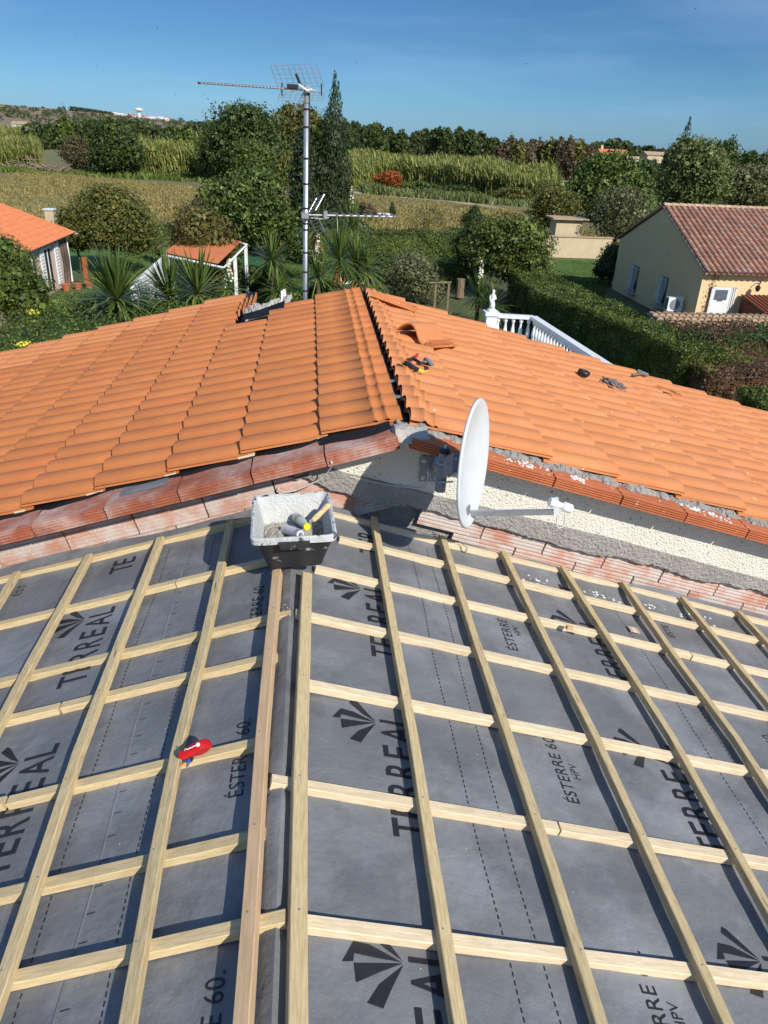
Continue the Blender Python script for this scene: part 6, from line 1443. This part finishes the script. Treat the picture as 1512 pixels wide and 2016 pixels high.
# --- shed with orange roof
def shed():
    t = thing('shed', (-5.0, 38, G), 'open garden shed with one orange tiled slope on white beams', 'shed')
    a, b_, c, d = [Vector(at(u, v, Y)) for u, v, Y in ((381, 457, 43.5), (486, 472, 41.0), (440, 522, 35.0), (322, 497, 37.5))]
    corr_roof('roof', d, (a - d), (c - d), 1, 1, .22, farorange, t, .04, .4, .015)
    b2 = a + (c - d)
    for p, q in ((c, b2), (d, c), (a, b2), (d, a)): B().tube([p - Vector((0, 0, .12)), q - Vector((0, 0, .12))], .06, 4).obj('edge_beam', white_p, t)
    for p in (b2, c.lerp(b2, .5)): B().box((p.x - .06, p.y, (p.z + G) / 2 - .1), (.16, .16, p.z - G - .2)).obj('post', white_p, t)
    B().prism([(d.x, d.y, G), (d.x, d.y, d.z - .2), (a.x, a.y, a.z - .2), (a.x, a.y, G)], (.15, 0, 0)).obj('rear_wall', plaster_m, t)
    B().box((c.x - .3, (c.y + b2.y) / 2 + .8, G + .9), (.04, 1.6, .1)).obj('cross_rail', white_p, t); B().box((c.x - .3, (c.y + b2.y) / 2 + .8, G + 1.3), (.04, 1.6, .1)).obj('cross_rail', white_p, t)
    r = thing('stair_parapet', (at(300, 545, 33).x, 33, G), 'sloping white plastered parapet running down from the shed roof', 'parapet')
    q0, q1 = at(372, 462, 42.5), at(262, 560, 31.5)
    B().hexa([(q0.x - .1, q0.y, G), (q0.x + .1, q0.y, G), (q1.x + .1, q1.y, G), (q1.x - .1, q1.y, G), q0 - Vector((.12, 0, 0)), q0 + Vector((.12, 0, 0)), q1 + Vector((.12, 0, 0)), q1 - Vector((.12, 0, 0))]).obj('wall', plaster_m, r)
shed()
t = thing('green_fence', (-3.1, 44.4, G), 'dark green board fence panel beside the garden shed', 'fence')
for k in range(11):
    p = at(477 + k * 3.7, 507 + k * .3, 42.5 + .05 * k); B().box((p.x, p.y, p.z - .65), (.085, .03, 1.5)).obj('board', greenm, t)
p = at(495, 520, 42.6); B().box((p.x, 42.65, p.z), (1.25, .04, .09)).obj('rail', greenm, t)
# wire fence at the field edge
t = thing('wire_fence', (0, 57.4, G), 'thin wire fence on slim green posts along the field edge', 'fence'); b = B()
for k in range(13): B().tube([(-14 + k * 2.6, 57.2, G), (-14 + k * 2.6, 57.2, G + 1.5)], .035, 6).obj('post', greenm, t)
for z in (.9, 1.2, 1.45): b.tube([(-14, 57.2, G + z), (17.2, 57.2, G + z)], .012, 4)
b.obj('wire', greenm, t, kind='stuff')
# swing posts, stump, loungers
t = thing('wooden_frame', (6.7, 38.2, G), 'weathered wooden frame of two posts and a crossbar right of the olive shrub', 'wooden frame')
pA, pB = gp(858, 640), gp(884, 642); top = at(872, 557, 35).z
for q in ((at(858, 560, 35)), (at(884, 558, 35))): B().box((q.x, 35, (q.z + G) / 2), (.10, .10, q.z - G)).obj('post', post_m, t)
qa, qb = at(845, 557, 35), at(888, 556, 35); B().tube([qa, qb], .045, 6).obj('crossbar', post_m, t)
p = at(906, 568, 41); o = B().lathe((p.x, 41, p.z - .45), [(.26, 0), (.22, .3), (.24, .95), (.2, .97)], 10).obj('tree_stump', post_m, None); tag(o, 'cut wooden stump standing behind the wooden frame', 'stump')
p = at(700, 557, 45); t = thing('lounge_chair', (p.x, 45, G), 'white and blue plastic garden chair half hidden behind the yuccas', 'garden chair')
B().box((p.x, 45, p.z), (1.6, .5, .06)).obj('seat', white_p, t); B().box((p.x + .9, 45, p.z + .12), (.6, .5, .06), (Vector((.9, 0, .3)).normalized(), Vector((0, 1, 0)), Vector((-.3, 0, .9)).normalized())).obj('backrest', blue_m, t)
for s in (-.7, .7): B().box((p.x + s, 45, (p.z + G) / 2), (.05, .45, p.z - G)).obj('leg', white_p, t)
p = onz(737, 422, G); p = gp(762, 426)
t = thing('white_trailer', (p[0], p[1], G), 'low white object lying in the field near the tiny conifer', 'trailer'); B().box((p[0] - .6, p[1], G + .22), (1.8, .8, .14)).obj('bed', white_p, t); B().lathe((p[0] - .6, p[1] - .45, G + .16), [(.16, 0), (.16, .1)], 12, (0, -1, 0)).obj('wheel', black_m, t)
# --- balustrade with statue
def balustrade():
    P = at(975, 648, 20.5); zf = -5.1; zr2 = -4.32
    A_, B_, C_ = Vector((5.05, 20.6, zr2)), Vector((6.15, 20.4, zr2)), Vector((6.55, 15.2, zr2 - .0))
    t = thing('balustrade', A_, 'white concrete balustrade around the terrace stairs behind the right roof slope', 'balustrade')
    B().box((A_.x - .05, A_.y, (zr2 + zf) / 2), (.30, .30, zr2 - zf + .1)).obj('post', white_p, t); B().box((A_.x - .05, A_.y, zr2 + .06), (.40, .40, .10)).obj('post_cap', white_p, t)
    def rail(p, q, z, h, w):
        d = (q - p); L_ = d.length; d.normalize(); B().box((p + q) / 2 + Vector((0, 0, z)), (L_, w, h), (d, Vector((0, 0, 1)).cross(d), Vector((0, 0, 1)))).obj('rail', white_p, t)
    rail(A_, B_, 0, .09, .20); rail(B_, C_, 0.002, .09, .20); rail(A_, B_, -.72, .1, .2); rail(B_, C_, -.72, .1, .2)
    prof = [(.055, 0), (.055, .05), (.032, .07), (.045, .16), (.060, .24), (.050, .34), (.030, .46), (.028, .52), (.05, .56), (.055, .60), (.055, .66)]
    bm_ = B(); bm_.lathe((0, 0, 0), prof, 10); me = mesh('baluster', bm_.v, bm_.f, white_p)
    for p, q, n in ((A_, B_, 5), (B_, C_, 24)):
        for k in range(n): s = p.lerp(q, (k + .8) / (n + .3)); link('baluster', me, t, Matrix.Translation(s + Vector((0, 0, -.70))))
    B().box((5.55, 17.4, zf - .08), (1.7, 6.6, .16)).obj('terrace_slab', plaster_m, t)
    B().box((5.55, 17.4, (zf - .16 + G) / 2), (1.6, 6.4, zf - .16 - G)).obj('terrace_base', plaster_m, t)
    s = thing('garden_statue', A_ + Vector((-.05, 0, .11)), 'small white draped figure statue on top of the balustrade post', 'statue'); c = A_ + Vector((-.05, 0, .11))
    B().lathe(c, [(.12, 0), (.12, .05), (.10, .07)], 12).obj('plinth', white_p, s)
    bb = B(); bb.tube([c + Vector(q) for q in ((0, 0, .06), (.01, 0, .18), (-.012, .0, .30), (.012, 0, .38), (.0, 0, .44), (0, 0, .47), (.008, 0, .50), (.01, 0, .55), (.01, 0, .585))], [.085, .075, .062, .05, .065, .04, .024, .042, .015], 12)
    bb.tube([c + Vector(q) for q in ((.06, 0, .43), (.085, -.03, .34), (.03, -.07, .32))], [.022, .018, .014], 8); bb.tube([c + Vector(q) for q in ((-.06, 0, .43), (-.085, -.02, .35), (-.06, -.05, .26))], [.022, .018, .014], 8)
    bb.obj('figure', white_p, s, smooth=True)
balustrade()

sb = B(); r = random.Random(12)
for i in range(46):
    d = r.uniform(4, 11); p = at(r.uniform(0, 1512), r.uniform(5, 200), d); k = r.uniform(.0016, .0034); sb.lathe(p, [(k * .3, -k), (k, 0), (k * .3, k * 1.4)], 5, (r.uniform(-1, 1), r.uniform(-1, 1), r.uniform(-1, 1)))
tag(sb.obj('flying_insects', black_m, None, kind='stuff', fix=False), 'tiny dark flying insects scattered against the blue sky', 'insects')
# ------------------------------------------------------------------ each label names one thing: place within its row
ORD = ['leftmost', 'second', 'third', 'fourth', 'fifth', 'sixth', 'seventh', 'eighth', 'ninth', 'tenth', 'eleventh', 'twelfth', 'thirteenth', 'fourteenth', 'fifteenth', 'sixteenth', 'seventeenth', 'eighteenth', 'nineteenth', 'twentieth']
rows = {}
for o in C.objects:
    if o.parent is None and o.get('group'): rows.setdefault((o['group'], o['label']), []).append(o)
for (g_, lb), os_ in rows.items():
    if len(os_) < 2 or len(os_) > 20: continue
    os_.sort(key=lambda o: o.location.dot(CR) / o.location.dot(CF))
    for i, o in enumerate(os_): o['label'] = (ORD[i] + (' ' if i == 0 else ' from the left, ') + lb)
